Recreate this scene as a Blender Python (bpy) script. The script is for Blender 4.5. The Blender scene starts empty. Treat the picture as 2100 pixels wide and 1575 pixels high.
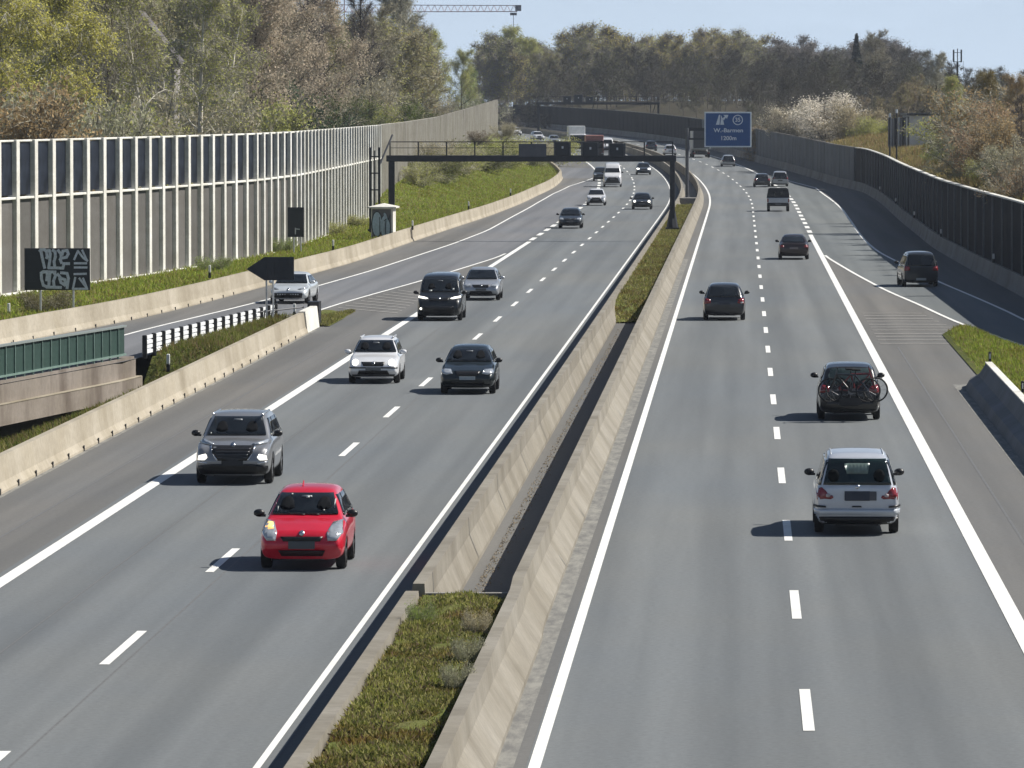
import bpy, bmesh, math, random
import numpy as np
from mathutils import Vector, Matrix
from mathutils.bvhtree import BVHTree
R = math.radians
random.seed(7)
scn = bpy.context.scene
COL = scn.collection

# ------------------------------------------------------------------ camera, sky, sun, exposure
FPX, CAMH, YH, CY, CX = 11467.0, 9.1, 215.0, 787.5, 1050.0      # surveyed from the photograph (2100 x 1575)
PITCH = math.atan((CY - YH) / FPX)
cam = bpy.data.cameras.new("camera"); camo = bpy.data.objects.new("camera", cam); COL.objects.link(camo)
camo.location = (0, 0, CAMH); camo.rotation_euler = (math.pi/2 - PITCH, 0, 0)
cam.sensor_width = 36; cam.lens = 36 * FPX / 2100; cam.clip_start = 1; cam.clip_end = 12000
scn.camera = camo
SUN_EL, SUN_AZ = R(45), R(77)          # azimuth clockwise from +Y (the view direction)
w = bpy.data.worlds.new("World"); scn.world = w; w.use_nodes = True
nt = w.node_tree; nt.nodes.clear()
out = nt.nodes.new('ShaderNodeOutputWorld'); bg = nt.nodes.new('ShaderNodeBackground')
sky = nt.nodes.new('ShaderNodeTexSky'); sky.sky_type = 'NISHITA'; sky.sun_disc = False
sky.sun_elevation = SUN_EL; sky.sun_rotation = SUN_AZ; sky.air_density = 1.0; sky.dust_density = 0.6; sky.ozone_density = 2.2; sky.altitude = 250
tc = nt.nodes.new('ShaderNodeTexCoord'); mp = nt.nodes.new('ShaderNodeMapping'); mp.inputs['Scale'].default_value = (7, 7, 42)
lift = nt.nodes.new('ShaderNodeMapping'); lift.inputs['Location'].default_value = (0, 0, .10); nt.links.new(tc.outputs['Generated'], lift.inputs[0]); nt.links.new(lift.outputs[0], sky.inputs[0])
nz = nt.nodes.new('ShaderNodeTexNoise'); nz.inputs['Scale'].default_value = 1.3; nz.inputs['Detail'].default_value = 6; nz.inputs['Roughness'].default_value = .6
cr = nt.nodes.new('ShaderNodeValToRGB'); cr.color_ramp.elements[0].position = .5; cr.color_ramp.elements[1].position = .86
mx = nt.nodes.new('ShaderNodeMix'); mx.data_type = 'RGBA'; mx.inputs[7].default_value = (11.3, 13.5, 16.4, 1)
ml = nt.nodes.new('ShaderNodeMath'); ml.operation = 'MULTIPLY'; ml.inputs[1].default_value = .25
nt.links.new(tc.outputs['Generated'], mp.inputs[0]); nt.links.new(mp.outputs[0], nz.inputs[0]); nt.links.new(nz.outputs[0], cr.inputs[0])
sep = nt.nodes.new('ShaderNodeSeparateXYZ'); nt.links.new(tc.outputs['Generated'], sep.inputs[0])       # paler towards the horizon, as a real sky
mr = nt.nodes.new('ShaderNodeMapRange'); mr.inputs[1].default_value = 0.; mr.inputs[2].default_value = .16; mr.inputs[3].default_value = .78; mr.inputs[4].default_value = .02; mr.clamp = True
nt.links.new(sep.outputs[2], mr.inputs[0]); ad = nt.nodes.new('ShaderNodeMath'); ad.operation = 'ADD'; ad.use_clamp = True
nt.links.new(cr.outputs[0], ml.inputs[0]); nt.links.new(ml.outputs[0], ad.inputs[0]); nt.links.new(mr.outputs[0], ad.inputs[1]); nt.links.new(ad.outputs[0], mx.inputs[0]); nt.links.new(sky.outputs[0], mx.inputs[6])
nt.links.new(mx.outputs[2], bg.inputs[0]); nt.links.new(bg.outputs[0], out.inputs[0])
bg.inputs[1].default_value = 0.05
sl = bpy.data.lights.new("sun", 'SUN'); so = bpy.data.objects.new("sun", sl); COL.objects.link(so)
sl.energy = 5.0; sl.angle = R(.53); sl.color = (1.0, .95, .87)
sd = Vector((math.sin(SUN_AZ)*math.cos(SUN_EL), math.cos(SUN_AZ)*math.cos(SUN_EL), math.sin(SUN_EL)))
so.rotation_euler = sd.to_track_quat('Z', 'Y').to_euler(); so.location = (60, 100, 60)
scn.view_settings.view_transform = 'Standard'; scn.view_settings.look = 'None'
scn.view_settings.exposure = 0.40; scn.view_settings.gamma = 1; scn.view_settings.use_curve_mapping = False

# ------------------------------------------------------------------ survey: profile of the road, and points on it
KN = [(0,0),(480,0),(600,.35),(700,1.2),(800,2.1),(900,3.0),(1040,4.1),(1200,5.2),(1600,7.5),(4000,18)]
KX = [k[0] for k in KN]; KZ = [k[1] for k in KN]
def g(D):
    return float(sum(np.interp(D + o, KX, KZ) for o in (-30,-15,0,15,30)) / 5)
def bend(D):
    t = max(0., D - 490); return -(8.55e-5*t*t + 6.8e-8*t**3)
def XC(D): return .041*D + bend(D)                     # axis of the motorway
def slope(D): return (XC(D+1) - XC(D-1)) / 2
def P(u, D, z=0.): return (XC(D) + u, D, g(D) + z)     # point at offset u from the axis, height z above the road
def ray(px, py):
    v = py - CY; d = ((px - CX), FPX*math.cos(PITCH) - v*math.sin(PITCH), -FPX*math.sin(PITCH) - v*math.cos(PITCH))
    return d[0]/d[1], d[2]/d[1]
def at(px, py, z=0.):
    """point of the road surface (raised by z) seen in that direction"""
    a, b = ray(px, py); D = 40.
    while CAMH + b*D > g(D) + z and D < 3900: D += 2
    lo, hi = D - 2, D
    for _ in range(18):
        m = (lo+hi)/2
        if CAMH + b*m > g(m) + z: lo = m
        else: hi = m
    return (a*lo, lo)
def at_d(px, py, D):
    a, b = ray(px, py); return (a*D, D, CAMH + b*D)
def poly_u(pts, z=0.):
    """surveyed polyline -> interpolator u(D)"""
    q = sorted([(at(x, y, z)[1], at(x, y, z)[0]) for x, y in pts])
    Ds = [a for a, _ in q]; us = [x - XC(d) for d, x in q]
    def f(D):
        return float(sum(np.interp(D+o, Ds, us) for o in (-8,-4,0,4,8))/5)
    return f, Ds[0], Ds[-1]

# ------------------------------------------------------------------ object helpers
def tag(o, label=None, cat=None, group=None, kind=None):
    if label: o['label'] = label
    if cat: o['category'] = cat
    if group: o['group'] = group
    if kind: o['kind'] = kind
    return o
def empty(name, loc=(0,0,0), rz=0.):
    o = bpy.data.objects.new(name, None); COL.objects.link(o); o.location = loc; o.rotation_euler = (0,0,rz)
    o.empty_display_size = .3
    return o
class MB:
    def __init__(s): s.v = []; s.f = []; s.m = []
    def add(s, vs, fs, m=0):
        n = len(s.v); s.v += [tuple(p) for p in vs]; s.f += [tuple(i+n for i in f) for f in fs]; s.m += [m]*len(fs)
    def box(s, c, size, rz=0., m=0, M=None, bev=0.):
        x, y, z = size[0]/2, size[1]/2, size[2]/2
        if bev:
            b = min(bev, x*.45, y*.45, z*.45); vs = []
            for sz in (-1,1):
                for (sx, sy) in ((-1,-1),(1,-1),(1,1),(-1,1)):
                    vs += [(sx*(x-b), sy*(y-b), sz*z), (sx*(x), sy*(y-b), sz*(z-b)), (sx*(x-b), sy*y, sz*(z-b))]
            bm = bmesh.new()
            for p in vs: bm.verts.new(p)
            bmesh.ops.convex_hull(bm, input=bm.verts[:]); bm.verts.index_update()
            vs = [tuple(v.co) for v in bm.verts]; fs = [tuple(v.index for v in f.verts) for f in bm.faces]; bm.free()
        else:
            vs = [(sx*x, sy*y, sz*z) for sz in (-1,1) for sx, sy in ((-1,-1),(1,-1),(1,1),(-1,1))]
            fs = [(3,2,1,0),(4,5,6,7),(0,1,5,4),(1,2,6,5),(2,3,7,6),(3,0,4,7)]
        T = Matrix.Translation(c) @ Matrix.Rotation(rz, 4, 'Z')
        if M is not None: T = M @ T
        s.add([T @ Vector(p) for p in vs], fs, m); return s
    def tube(s, a, b, ra, rb=None, n=8, m=0, cap=True):
        a = Vector(a); b = Vector(b); rb = ra if rb is None else rb; d = (b-a)
        if d.length < 1e-6: return s
        d.normalize(); u = d.orthogonal().normalized(); v = d.cross(u); vs = []
        for c, r in ((a, ra), (b, rb)):
            for i in range(n):
                t = 2*math.pi*i/n; vs.append(c + u*math.cos(t)*r + v*math.sin(t)*r)
        fs = [(i, (i+1)%n, n+(i+1)%n, n+i) for i in range(n)]
        if cap: fs += [tuple(range(n-1,-1,-1)), tuple(range(n,2*n))]
        s.add(vs, fs, m); return s
    def prism(s, pts, a, b, m=0):
        """pts = list of 3D base points, extruded by vector b from a offset"""
        a = Vector(a); b = Vector(b); n = len(pts)
        vs = [Vector(p)+a for p in pts] + [Vector(p)+a+b for p in pts]
        s.add(vs, [tuple(range(n-1,-1,-1)), tuple(range(n,2*n))] + [(i,(i+1)%n,n+(i+1)%n,n+i) for i in range(n)], m); return s
    def build(s, name, mats, parent=None, smooth=False, loc=None, rz=None):
        me = bpy.data.meshes.new(name); me.from_pydata(s.v, [], s.f)
        if not isinstance(mats, (list, tuple)): mats = [mats]
        for k in mats: me.materials.append(k)
        if len(mats) > 1: me.polygons.foreach_set('material_index', s.m)
        if smooth: me.polygons.foreach_set('use_smooth', [True]*len(me.polygons))
        me.validate(); me.update()
        return link(name, me, parent, loc, rz)
def link(name, me, parent=None, loc=None, rz=None):
    o = bpy.data.objects.new(name, me); COL.objects.link(o)
    if parent: o.parent = parent
    if loc: o.location = loc
    if rz: o.rotation_euler = (0,0,rz)
    return o
def np_mesh(name, V, tris, mats, midx=None, smooth=False):
    me = bpy.data.meshes.new(name); n = len(V); k = len(tris)
    me.vertices.add(n); me.vertices.foreach_set('co', np.asarray(V, np.float32).ravel())
    me.loops.add(3*k); me.loops.foreach_set('vertex_index', np.asarray(tris, np.int32).ravel())
    me.polygons.add(k); me.polygons.foreach_set('loop_start', np.arange(0, 3*k, 3, dtype=np.int32))
    for q in mats: me.materials.append(q)
    if midx is not None: me.polygons.foreach_set('material_index', np.asarray(midx, np.int32))
    if smooth: me.polygons.foreach_set('use_smooth', np.ones(k, bool))
    me.update(calc_edges=True); return me
def sheet(name, fl, fr, D0, D1, z, mat, parent=None, step=6., kind=None, zf=None, n=1):
    """strip of surface between two offsets (functions or numbers of D)"""
    L = fl if callable(fl) else (lambda D: fl); Rr = fr if callable(fr) else (lambda D: fr)
    m = max(2, int((D1-D0)/step)+1); mb = MB(); vs = []; fs = []
    for i in range(m):
        D = D0 + (D1-D0)*i/(m-1); a, b = L(D), Rr(D)
        for j in range(n+1):
            u = a + (b-a)*j/n
            vs.append(P(u, D, (zf(u, D, j/n) if zf else z)))
    for i in range(m-1):
        for j in range(n):
            k = i*(n+1)+j; fs.append((k, k+1, k+n+2, k+n+1))
    mb.add(vs, fs); o = mb.build(name, mat, parent)
    if kind: o['kind'] = kind
    return o
def sweep(mb, prof, fu, D0, D1, step=6., m=0, zb=0.):
    """closed profile [(du,z)] swept along offset fu(D)"""
    n = max(2, int((D1-D0)/step)+1); k = len(prof); F = fu if callable(fu) else (lambda D: fu); vs = []
    for i in range(n):
        D = D0 + (D1-D0)*i/(n-1); u = F(D)
        vs += [P(u+a, D, z+zb) for a, z in prof]
    fs = [(i*k+j, i*k+(j+1)%k, (i+1)*k+(j+1)%k, (i+1)*k+j) for i in range(n-1) for j in range(k)]
    fs += [tuple(range(k)), tuple(reversed(range((n-1)*k, n*k)))]
    mb.add(vs, fs, m); return mb

# ------------------------------------------------------------------ materials
def nodes(name):
    m = bpy.data.materials.new(name); m.use_nodes = True; t = m.node_tree; b = t.nodes['Principled BSDF']; return m, t, b
def ramp(t, src, stops):
    r = t.nodes.new('ShaderNodeValToRGB'); e = r.color_ramp.elements
    e[0].position, e[0].color = stops[0][0], (*stops[0][1], 1); e[1].position, e[1].color = stops[-1][0], (*stops[-1][1], 1)
    for p, c in stops[1:-1]:
        x = e.new(p); x.color = (*c, 1)
    t.links.new(src, r.inputs[0]); return r.outputs[0]
def noise(t, scale, detail=4, rough=.55, vec=None, sc=(1,1,1), coord='Object'):
    c = t.nodes.new('ShaderNodeTexCoord') if coord != 'Pos' else t.nodes.new('ShaderNodeNewGeometry')
    m = t.nodes.new('ShaderNodeMapping'); m.inputs['Scale'].default_value = sc
    n = t.nodes.new('ShaderNodeTexNoise'); n.inputs['Scale'].default_value = scale; n.inputs['Detail'].default_value = detail; n.inputs['Roughness'].default_value = rough
    src = c.outputs['Position' if coord == 'Pos' else coord]
    if coord == 'Pos':      # along and across the motorway
        q = t.nodes.new('ShaderNodeMapping'); q.inputs['Rotation'].default_value = (0, 0, .041); t.links.new(src, q.inputs[0]); src = q.outputs[0]
    t.links.new(src, m.inputs[0]); t.links.new(m.outputs[0], n.inputs[0]); return n.outputs[0]
def mixc(t, a, b, f, mode='MIX'):
    x = t.nodes.new('ShaderNodeMix'); x.data_type = 'RGBA'; x.blend_type = mode
    for sock, val in ((0, f), (6, a), (7, b)):
        if hasattr(val, 'is_linked') or hasattr(val, 'links'): t.links.new(val, x.inputs[sock])
        elif sock == 0: x.inputs[0].default_value = val
        else: x.inputs[sock].default_value = (*val, 1)
    return x.outputs[2]
def bump(t, b, src, dist, strength=1.):
    k = t.nodes.new('ShaderNodeBump'); k.inputs['Distance'].default_value = dist; k.inputs['Strength'].default_value = strength
    t.links.new(src, k.inputs['Height']); t.links.new(k.outputs[0], b.inputs['Normal'])
_mc = {}
def flat(name, col, rough=.6, metal=0., coat=0., var=.12, scale=3., spec=.5):
    if name in _mc: return _mc[name]
    m, t, b = nodes(name)
    n = noise(t, scale, 5, .6, coord='Object')
    lo = tuple(c*(1-var) for c in col); hi = tuple(min(1, c*(1+var)) for c in col)
    t.links.new(ramp(t, n, [(.3, lo), (.7, hi)]), b.inputs['Base Color'])
    b.inputs['Roughness'].default_value = rough; b.inputs['Metallic'].default_value = metal; b.inputs['Coat Weight'].default_value = coat
    b.inputs['Coat Roughness'].default_value = .05; b.inputs['Specular IOR Level'].default_value = spec
    _mc[name] = m; return m
def emis(name, col, s):
    m, t, b = nodes(name); b.inputs['Base Color'].default_value = (*col, 1); b.inputs['Emission Color'].default_value = (*col, 1)
    b.inputs['Emission Strength'].default_value = s; b.inputs['Roughness'].default_value = .1; return m
def asphalt(name, c, warm):
    m, t, b = nodes(name)
    fine = noise(t, 9., 8, .75, coord='Pos'); lon = noise(t, .55, 5, .6, sc=(1.6,.05,1), coord='Pos'); pat = noise(t, .07, 5, .6, sc=(1,.45,1), coord='Pos')
    lon2 = noise(t, .8, 2, .5, sc=(1.,.008,1), coord='Pos')
    a = ramp(t, fine, [(.28, tuple(x*.80 for x in c)), (.5, c), (.74, tuple(x*1.2 for x in c))])
    a = mixc(t, a, ramp(t, lon, [(.3, (.87,.87,.87)), (.7, (1.08,1.08,1.07))]), 1., 'MULTIPLY')
    a = mixc(t, a, ramp(t, lon2, [(.38, (.84,.85,.86)), (.62, (1.08,1.08,1.08))]), 1., 'MULTIPLY')
    a = mixc(t, a, ramp(t, pat, [(.32, (.90,.93,.98)), (.68, warm)]), 1., 'MULTIPLY')
    t.links.new(a, b.inputs['Base Color']); b.inputs['Roughness'].default_value = .86; b.inputs['Specular IOR Level'].default_value = .35
    bump(t, b, noise(t, 60., 4, .7, coord='Pos'), .004, .5); return m
A_MAIN = asphalt('asphalt_lane', (.148,.160,.166), (1.07,1.03,.98))
A_SHO = asphalt('asphalt_shoulder', (.140,.139,.134), (1.06,1.02,.97))
A_RAMP = asphalt('asphalt_ramp', (.150,.156,.165), (1.05,1.02,1.0))
A_RAMP2 = asphalt('asphalt_entry', (.145,.158,.160), (1.05,1.03,1.0))
def paint_line():
    m, t, b = nodes('road_paint'); n = noise(t, 7., 7, .75, coord='Pos'); n2 = noise(t, .8, 4, .6, coord='Pos')
    a = ramp(t, n, [(.28, (.55,.55,.52)), (.42, (.80,.80,.77)), (.8, (.86,.86,.83))])
    a = mixc(t, a, ramp(t, n2, [(.3, (.88,.88,.86)), (.6, (1,1,1))]), 1., 'MULTIPLY')
    t.links.new(a, b.inputs['Base Color']); b.inputs['Roughness'].default_value = .6; return m
PAINT = paint_line()
WORN = flat('worn_paint', (.32,.31,.29), .8, var=.25, scale=9)
TAR = flat('tar_joint', (.125,.127,.127), .7, var=.2, scale=5)
def concrete(name, c, stain=.55, dirt=(.5,.46,.38), streak=1.3):
    m, t, b = nodes(name)
    f = noise(t, 5., 7, .7, coord='Pos'); s = noise(t, streak, 6, .6, sc=(.12,.17,.05), coord='Pos'); l = noise(t, .35, 4, .6, sc=(1,1,.6), coord='Pos')
    a = ramp(t, f, [(.3, tuple(x*.84 for x in c)), (.7, tuple(min(1,x*1.12) for x in c))])
    a = mixc(t, a, ramp(t, s, [(.33, dirt), (.55, (1,1,1)), (.75, (1.08,1.06,1.02))]), stain, 'MULTIPLY')
    a = mixc(t, a, ramp(t, l, [(.3, (.82,.80,.74)), (.65, (1.05,1.05,1.05))]), .8, 'MULTIPLY')
    h_ = t.nodes.new('ShaderNodeNewGeometry'); sz = t.nodes.new('ShaderNodeSeparateXYZ'); t.links.new(h_.outputs['Position'], sz.inputs[0])
    grime = noise(t, .5, 5, .7, sc=(.3,.4,1.5), coord='Pos'); a = mixc(t, a, ramp(t, grime, [(.35, (.80,.78,.74)), (.6, (1.04,1.04,1.04))]), .7, 'MULTIPLY')
    t.links.new(a, b.inputs['Base Color']); b.inputs['Roughness'].default_value = .88
    bump(t, b, f, .01, .5); return m
C_BEIGE = concrete('concrete_beige', (.40,.36,.29), .5)
C_MED = concrete('concrete_median', (.25,.232,.197), .5, (.50,.47,.41), 3.0)
C_GREY = concrete('concrete_grey', (.27,.262,.25), .6)
C_PANEL = concrete('concrete_panel', (.105,.102,.098), .45); C_PANEL2 = concrete('concrete_panel_light', (.125,.12,.115), .45); C_STAIN = concrete('concrete_stained', (.055,.047,.036), .9)
C_WHITE = concrete('concrete_white', (.74,.74,.71), .2)
C_DECK = concrete('concrete_bridge', (.24,.21,.185), .8, (.45,.40,.38), 3.)
C_RIB = concrete('concrete_ribbed', (.36,.345,.31), .6, (.42,.40,.38), 3.2)
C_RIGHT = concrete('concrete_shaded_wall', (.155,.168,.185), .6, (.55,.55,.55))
SOIL = flat('soil', (.10,.085,.05), .95, var=.35, scale=4)
def groundmat(name, a_, b_, c_, s=.6):
    m, t, b = nodes(name); n = noise(t, s, 8, .7, coord='Pos')
    t.links.new(ramp(t, n, [(.3, a_), (.5, b_), (.7, c_)]), b.inputs['Base Color']); b.inputs['Roughness'].default_value = .95
    b.inputs['Specular IOR Level'].default_value = .1
    bump(t, b, noise(t, s*6, 6, .7, coord='Pos'), .15); return m
G_GRASS = groundmat('grass_ground', (.085,.10,.03), (.13,.15,.04), (.18,.16,.07))
G_DRY = groundmat('dry_bank', (.19,.16,.07), (.27,.23,.11), (.33,.28,.16), .35)
G_WOOD = groundmat('woodland_floor', (.045,.04,.028), (.06,.052,.035), (.055,.06,.03), .2)
STEEL_D = flat('dark_steel', (.028,.031,.038), .55, .3, var=.2)
STEEL_M = flat('weathered_steel', (.10,.105,.115), .5, .4, var=.2)
RAILW = flat('rail_zinc_bright', (.80,.82,.84), .5, .0, var=.06)
GALV = flat('galvanised_steel', (.52,.54,.56), .38, .55, var=.18, scale=6)
BACKP = flat('sign_back', (.022,.026,.034), .45, .2, var=.15)
BLACKP = flat('black_plastic', (.012,.012,.014), .45, var=.2)
WHITEP = flat('white_plastic', (.78,.78,.75), .5, var=.06)
GREENP = flat('green_railing', (.030,.062,.052), .5, .1, var=.25, scale=5)
GREENL = flat('pale_green_railing', (.17,.25,.22), .5, .1, var=.2)
GREENTOP = flat('railing_handrail', (.30,.34,.33), .45, .3, var=.15)
BLUE = flat('sign_blue', (.012,.075,.24), .4, var=.1)
SIGNW = flat('sign_white', (.62,.68,.74), .45, var=.08)
def glassdark(name, c=(.012,.015,.018), rough=.06, spec=.6):
    m, t, b = nodes(name); n = noise(t, 1.2, 3, .5)
    t.links.new(ramp(t, n, [(.35, tuple(x*.5 for x in c)), (.7, tuple(x*1.6 for x in c))]), b.inputs['Base Color'])  # lighter noise patches paint cloud reflections into the glass colour
    b.inputs['Roughness'].default_value = rough; b.inputs['Specular IOR Level'].default_value = spec; return m
GLASS = glassdark('car_glass'); GLASS_T = glassdark('car_glass_tint', (.01,.02,.02))
WALLGLASS = glassdark('noise_glass', (.016,.020,.030), .4, .08)
TYRE = flat('tyre_rubber', (.012,.012,.013), .8, var=.2)
RIM = flat('rim_metal', (.35,.36,.38), .3, .8, var=.1)
PLATE = flat('number_plate', (.10,.105,.11), .6, var=.05)
PLATEL = flat('number_plate_pale', (.30,.34,.36), .6, var=.05)
LAMP = flat('headlamp_lens', (.42,.45,.48), .12, .3, 1., var=.2, scale=9)
LAMPON = emis('headlamp_lit', (1, .97, .86), 1.7)
AMBER = emis('indicator_amber', (1, .55, .18), .9)
TAIL = flat('tail_lamp', (.22,.012,.014), .15, 0, 1., var=.3, scale=9)
TAILW = flat('tail_lamp_clear', (.45,.38,.38), .15, 0, 1., var=.1)
CHROME = flat('chrome', (.6,.62,.65), .15, .9, var=.05)
BLACKTRIM = flat('black_trim', (.010,.010,.011), .4, var=.2)
def paint(name, c, metal=.25, rough=.32):
    if name in _mc: return _mc[name]
    m, t, b = nodes(name); n = noise(t, 2.5, 4, .6)
    t.links.new(ramp(t, n, [(.3, tuple(x*.93 for x in c)), (.7, tuple(min(1,x*1.05) for x in c))]), b.inputs['Base Color'])
    b.inputs['Metallic'].default_value = metal; b.inputs['Roughness'].default_value = rough
    b.inputs['Coat Weight'].default_value = .8; b.inputs['Coat Roughness'].default_value = .06; _mc[name] = m; return m

# ------------------------------------------------------------------ surveyed edges
uLBb, _, _ = poly_u([(0,708),(244,663),(404,625),(545,587),(627,565),(722,539),(850,494),(930,467),(1000,444),(1050,425),(1102,401),(1133,386),(1150,372),(1156,357)])
def uLB(D):
    if D > 640: return -19.4 + (uLBb(640)+19.4)*max(0, 1-(D-640)/60)
    if D < 213: return uLBb(213) - (213-D)*.11
    return uLBb(D)
uREXf, _, _ = poly_u([(1668,382),(1689,399),(1729,431),(1748,458),(1761,478),(1778,498),(1803,518),(1852,543),(1922,577),(2021,619),(2100,655)])
def uREX(D):
    if D > 590: return max(5.05, uREXf(590) - (D-590)*.045)
    if D < 238: return uREXf(238) + (238-D)*.035
    return uREXf(D)
uGRf, _, _ = poly_u([(1691,525),(1753,562),(1828,602),(1875,620),(1938,651),(2002,677),(2100,708)])
def uGR(D): return uGRf(D) if D > 213 else uGRf(213) + (213-D)*.09
uLRLf, _, _ = poly_u([(244,689),(514,624),(630,593),(760,556),(930,500),(1000,473),(1050,445),(1102,416),(1133,398),(1167,382),(1196,368)])
def uLRL(D):
    if D < 221: return uLRLf(221) - (221-D)*.07
    if D > 600: return min(-14.2, uLRLf(600) + (D-600)*.06)
    return uLRLf(D)
uGLf, _, _ = poly_u([(650,637),(760,605),(855,579),(950,550),(1030,525)])
def uGL(D): return uGLf(D) if D > 248 else uGLf(248) - (248-D)*.045
uRAIL = lambda D: -22.0 + (D-198.4)*.14 if D < 198.4 else -22.0 + (D-198.4)*.064     # right edge of the exit ramp
uRBf, _, _ = poly_u([(2100,606),(2001,555),(1922,510),(1857,458),(1815,420),(1771,393),(1699,376)])
def uRB(D):
    if D > 620: return 8.4 + (uRBf(620)-8.4)*max(0, 1-(D-620)/110)
    if D < 267: return uRBf(267) + (267-D)*.01
    return uRBf(D)
UML = -17.5      # main outer barrier, left
DEND = 1250.

# ------------------------------------------------------------------ roads (setting)
def mainR(D):
    if D < 214: return 8.3
    if D < 224: return 8.3 + (D-214)/10*(uGR(224)+.3-8.3)
    return uGR(D)+.3 if D < 335 else 6.4
def mainL(D): return -17.7 if D < 240 else (-14.3 if D > 338 else uGL(D))
road = sheet('motorway', mainL, mainR, 50, DEND, 0, A_SHO, step=3, n=2); tag(road, kind='structure')
def sub(name, *a, **k):
    return sheet(name, *a, parent=road, **k)
sub('driving_lanes', -14.4, -6.45, 50, DEND, .004, A_MAIN, n=3)
sub('driving_lanes', -2.95, 5.0, 50, DEND, .004, A_MAIN, n=3)
ramp_l = sheet('exit_ramp', lambda D: uLB(D)-.1, lambda D: (uGL(D)+.0 if D < 340 else -14.3) if D > 248 else uRAIL(D)+.15, 150, 700, .006, A_RAMP, step=4, n=2, kind='structure')
sh_l = sheet('ramp_shoulder', lambda D: uLB(D)-.1, lambda D: uLRL(D), 150, 640, .010, A_SHO, parent=ramp_l, step=4)
sheet('shoulder', -19.2, -14.3, 640, DEND, .003, A_SHO, parent=road)
ramp_r = sheet('entry_ramp', lambda D: uGR(D) if D < 337 else 5.0, lambda D: uRB(D)+.15, 130, DEND, .006, A_RAMP2, step=4, n=2, kind='structure')
sheet('ramp_shoulder', lambda D: uREX(D), lambda D: uRB(D)+.1, 150, DEND, .010, A_SHO, parent=ramp_r, step=4)
def dusty():
    m, t, b = nodes('dusty_asphalt'); n = noise(t, 2.2, 7, .75, sc=(1.6,.35,1), coord='Pos')
    t.links.new(ramp(t, n, [(.40, (.135,.134,.128)), (.62, (.25,.245,.22))]), b.inputs['Base Color']); b.inputs['Roughness'].default_value = .9; return m
DUST = dusty()
sheet('dust_strip', -3.50, -3.12, 50, 330, .003, DUST, parent=road, step=4); sheet('dust_strip', 6.9, 7.35, 60, 182, .003, DUST, parent=road, step=4); sheet('dust_strip', -17.45, -17.15, 60, 226, .003, DUST, parent=road, step=4)
# painted lines
def pline(f, D0, D1, wd, z=.012, par=road, mat=PAINT, name='edge_line', step=5):
    F = f if callable(f) else (lambda D: f)
    return sheet(name, lambda D: F(D)-wd/2, lambda D: F(D)+wd/2, D0, D1, z, mat, parent=par, step=step)
pline(-6.64, 50, DEND, .105); pline(-2.83, 50, DEND, .17)
pline(-14.1, 50, 372, .30); pline(4.85, 50, 392, .30)
pline(-14.1, 655, DEND, .2); pline(4.95, 640, DEND, .22)
pline(uLRL, 140, 668, .16, .016, ramp_l); pline(lambda D: uGL(D), 246, 342, .16, .016, ramp_l)
pline(uREX, 140, 640, .17, .016, ramp_r); pline(uGR, 150, 338, .17, .016, ramp_r)
def dashes(u, D0, D1, ln, per, wd):
    D = D0
    while D < D1:
        pline(u, D, D+ln, wd, .012, road, PAINT, 'lane_dash', 4); D += per
dashes(-10.35, 90.6-36, 640, 5.8, 18, .17); dashes(-10.35, 640, 1000, 5.8, 18, .17)
dashes(1.0, 81.2-18, 1000, 5.8, 17.75, .17)
dashes(-14.15, 376, 655, 7.6, 13.9, .34); dashes(4.9, 398, 640, 7.6, 14.4, .34)
# worn hatching across the gores, tar joints, patches
for i in range(11):
    D = 213 + i*3.1 + random.uniform(-.3,.3)
    sheet('hatch_line', lambda D_: 5.3, lambda D_: (uGR(D_) - .7 if i > 3 else 8.0), D, D+.42, .014, WORN, parent=ramp_r, step=.2)
for i in range(9):
    D = 250.5 + i*3.0
    o = MB(); a = P(uGL(D)+.5, D, .014); b = P(-15.0, D-6.5, .014)
    o.add([a, b, (b[0], b[1]+.5, b[2]), (a[0], a[1]+.5, a[2])], [(0,1,2,3)]); o.build('hatch_line', WORN, ramp_l)
for u in (-10.05, -12.3): pline(u, 50, 700, .035, .009, road, TAR, 'tar_joint')
pline(-15.6, 60, 225, .05, .003, road, TAR, 'tar_joint'); pline(5.9, 60, 210, .06, .003, road, TAR, 'tar_joint')

# ------------------------------------------------------------------ ground sheet to the horizon and the wood floor
def wall_pts():
    return [(-34.5,190),(-29,225),(-23.8,262),(-19.6,290),(-17.3,308),(-15.1,326),(-13.6,349),(-12.3,400),(-10.9,465)]
WL = wall_pts(); WL2 = [(-10.9,465),(-9.7,500),(-8.2,600),(-6.2,690),(-2.2,850)]
WX = lambda D: float(np.interp(D, [p[1] for p in WL+WL2[1:]], [p[0] for p in WL+WL2[1:]])) if D < 850 else float(np.interp(D, [850, 900, 1000, 1100, 1250], [-2.2, -4, -12, -24, -48]))
WB2 = lambda D: float(np.interp(D, [0,440,452,465,500,600,690,850,1000,1300], [0,.1,1.2,1.9,2.8,3.5,3.8,5.9,7.5,9]))
def ground_z(X, D):
    c = XC(min(D, 1400)); z0 = g(D); e = X - c
    wl = WX(D) - 1.5 if D > 180 else -36 - (180-D)*.1
    wr = c + uRB(min(D, DEND)) + 1.0
    if D > 1180:                                      # wooded hillside closing the view
        return g(1180) + min(1, (D-1180)/160)*1.5
    if X < wl:
        t = min(1, (wl - X)/3); base = WB2(D)
        return base + .1 + (min(22, (wl-X))*.06)*t + 0.02*max(0, wl-X-22)
    if X > wr:
        t = min(1, (X-wr)/1.2); d = X - wr
        h = z0 + 3.6*t + max(0, min(d-1, 13))*.15 if D < 640 else z0 + 2.5*t + max(0, min(d-1, 20))*.12
        return h
    return z0 - 4.
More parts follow.
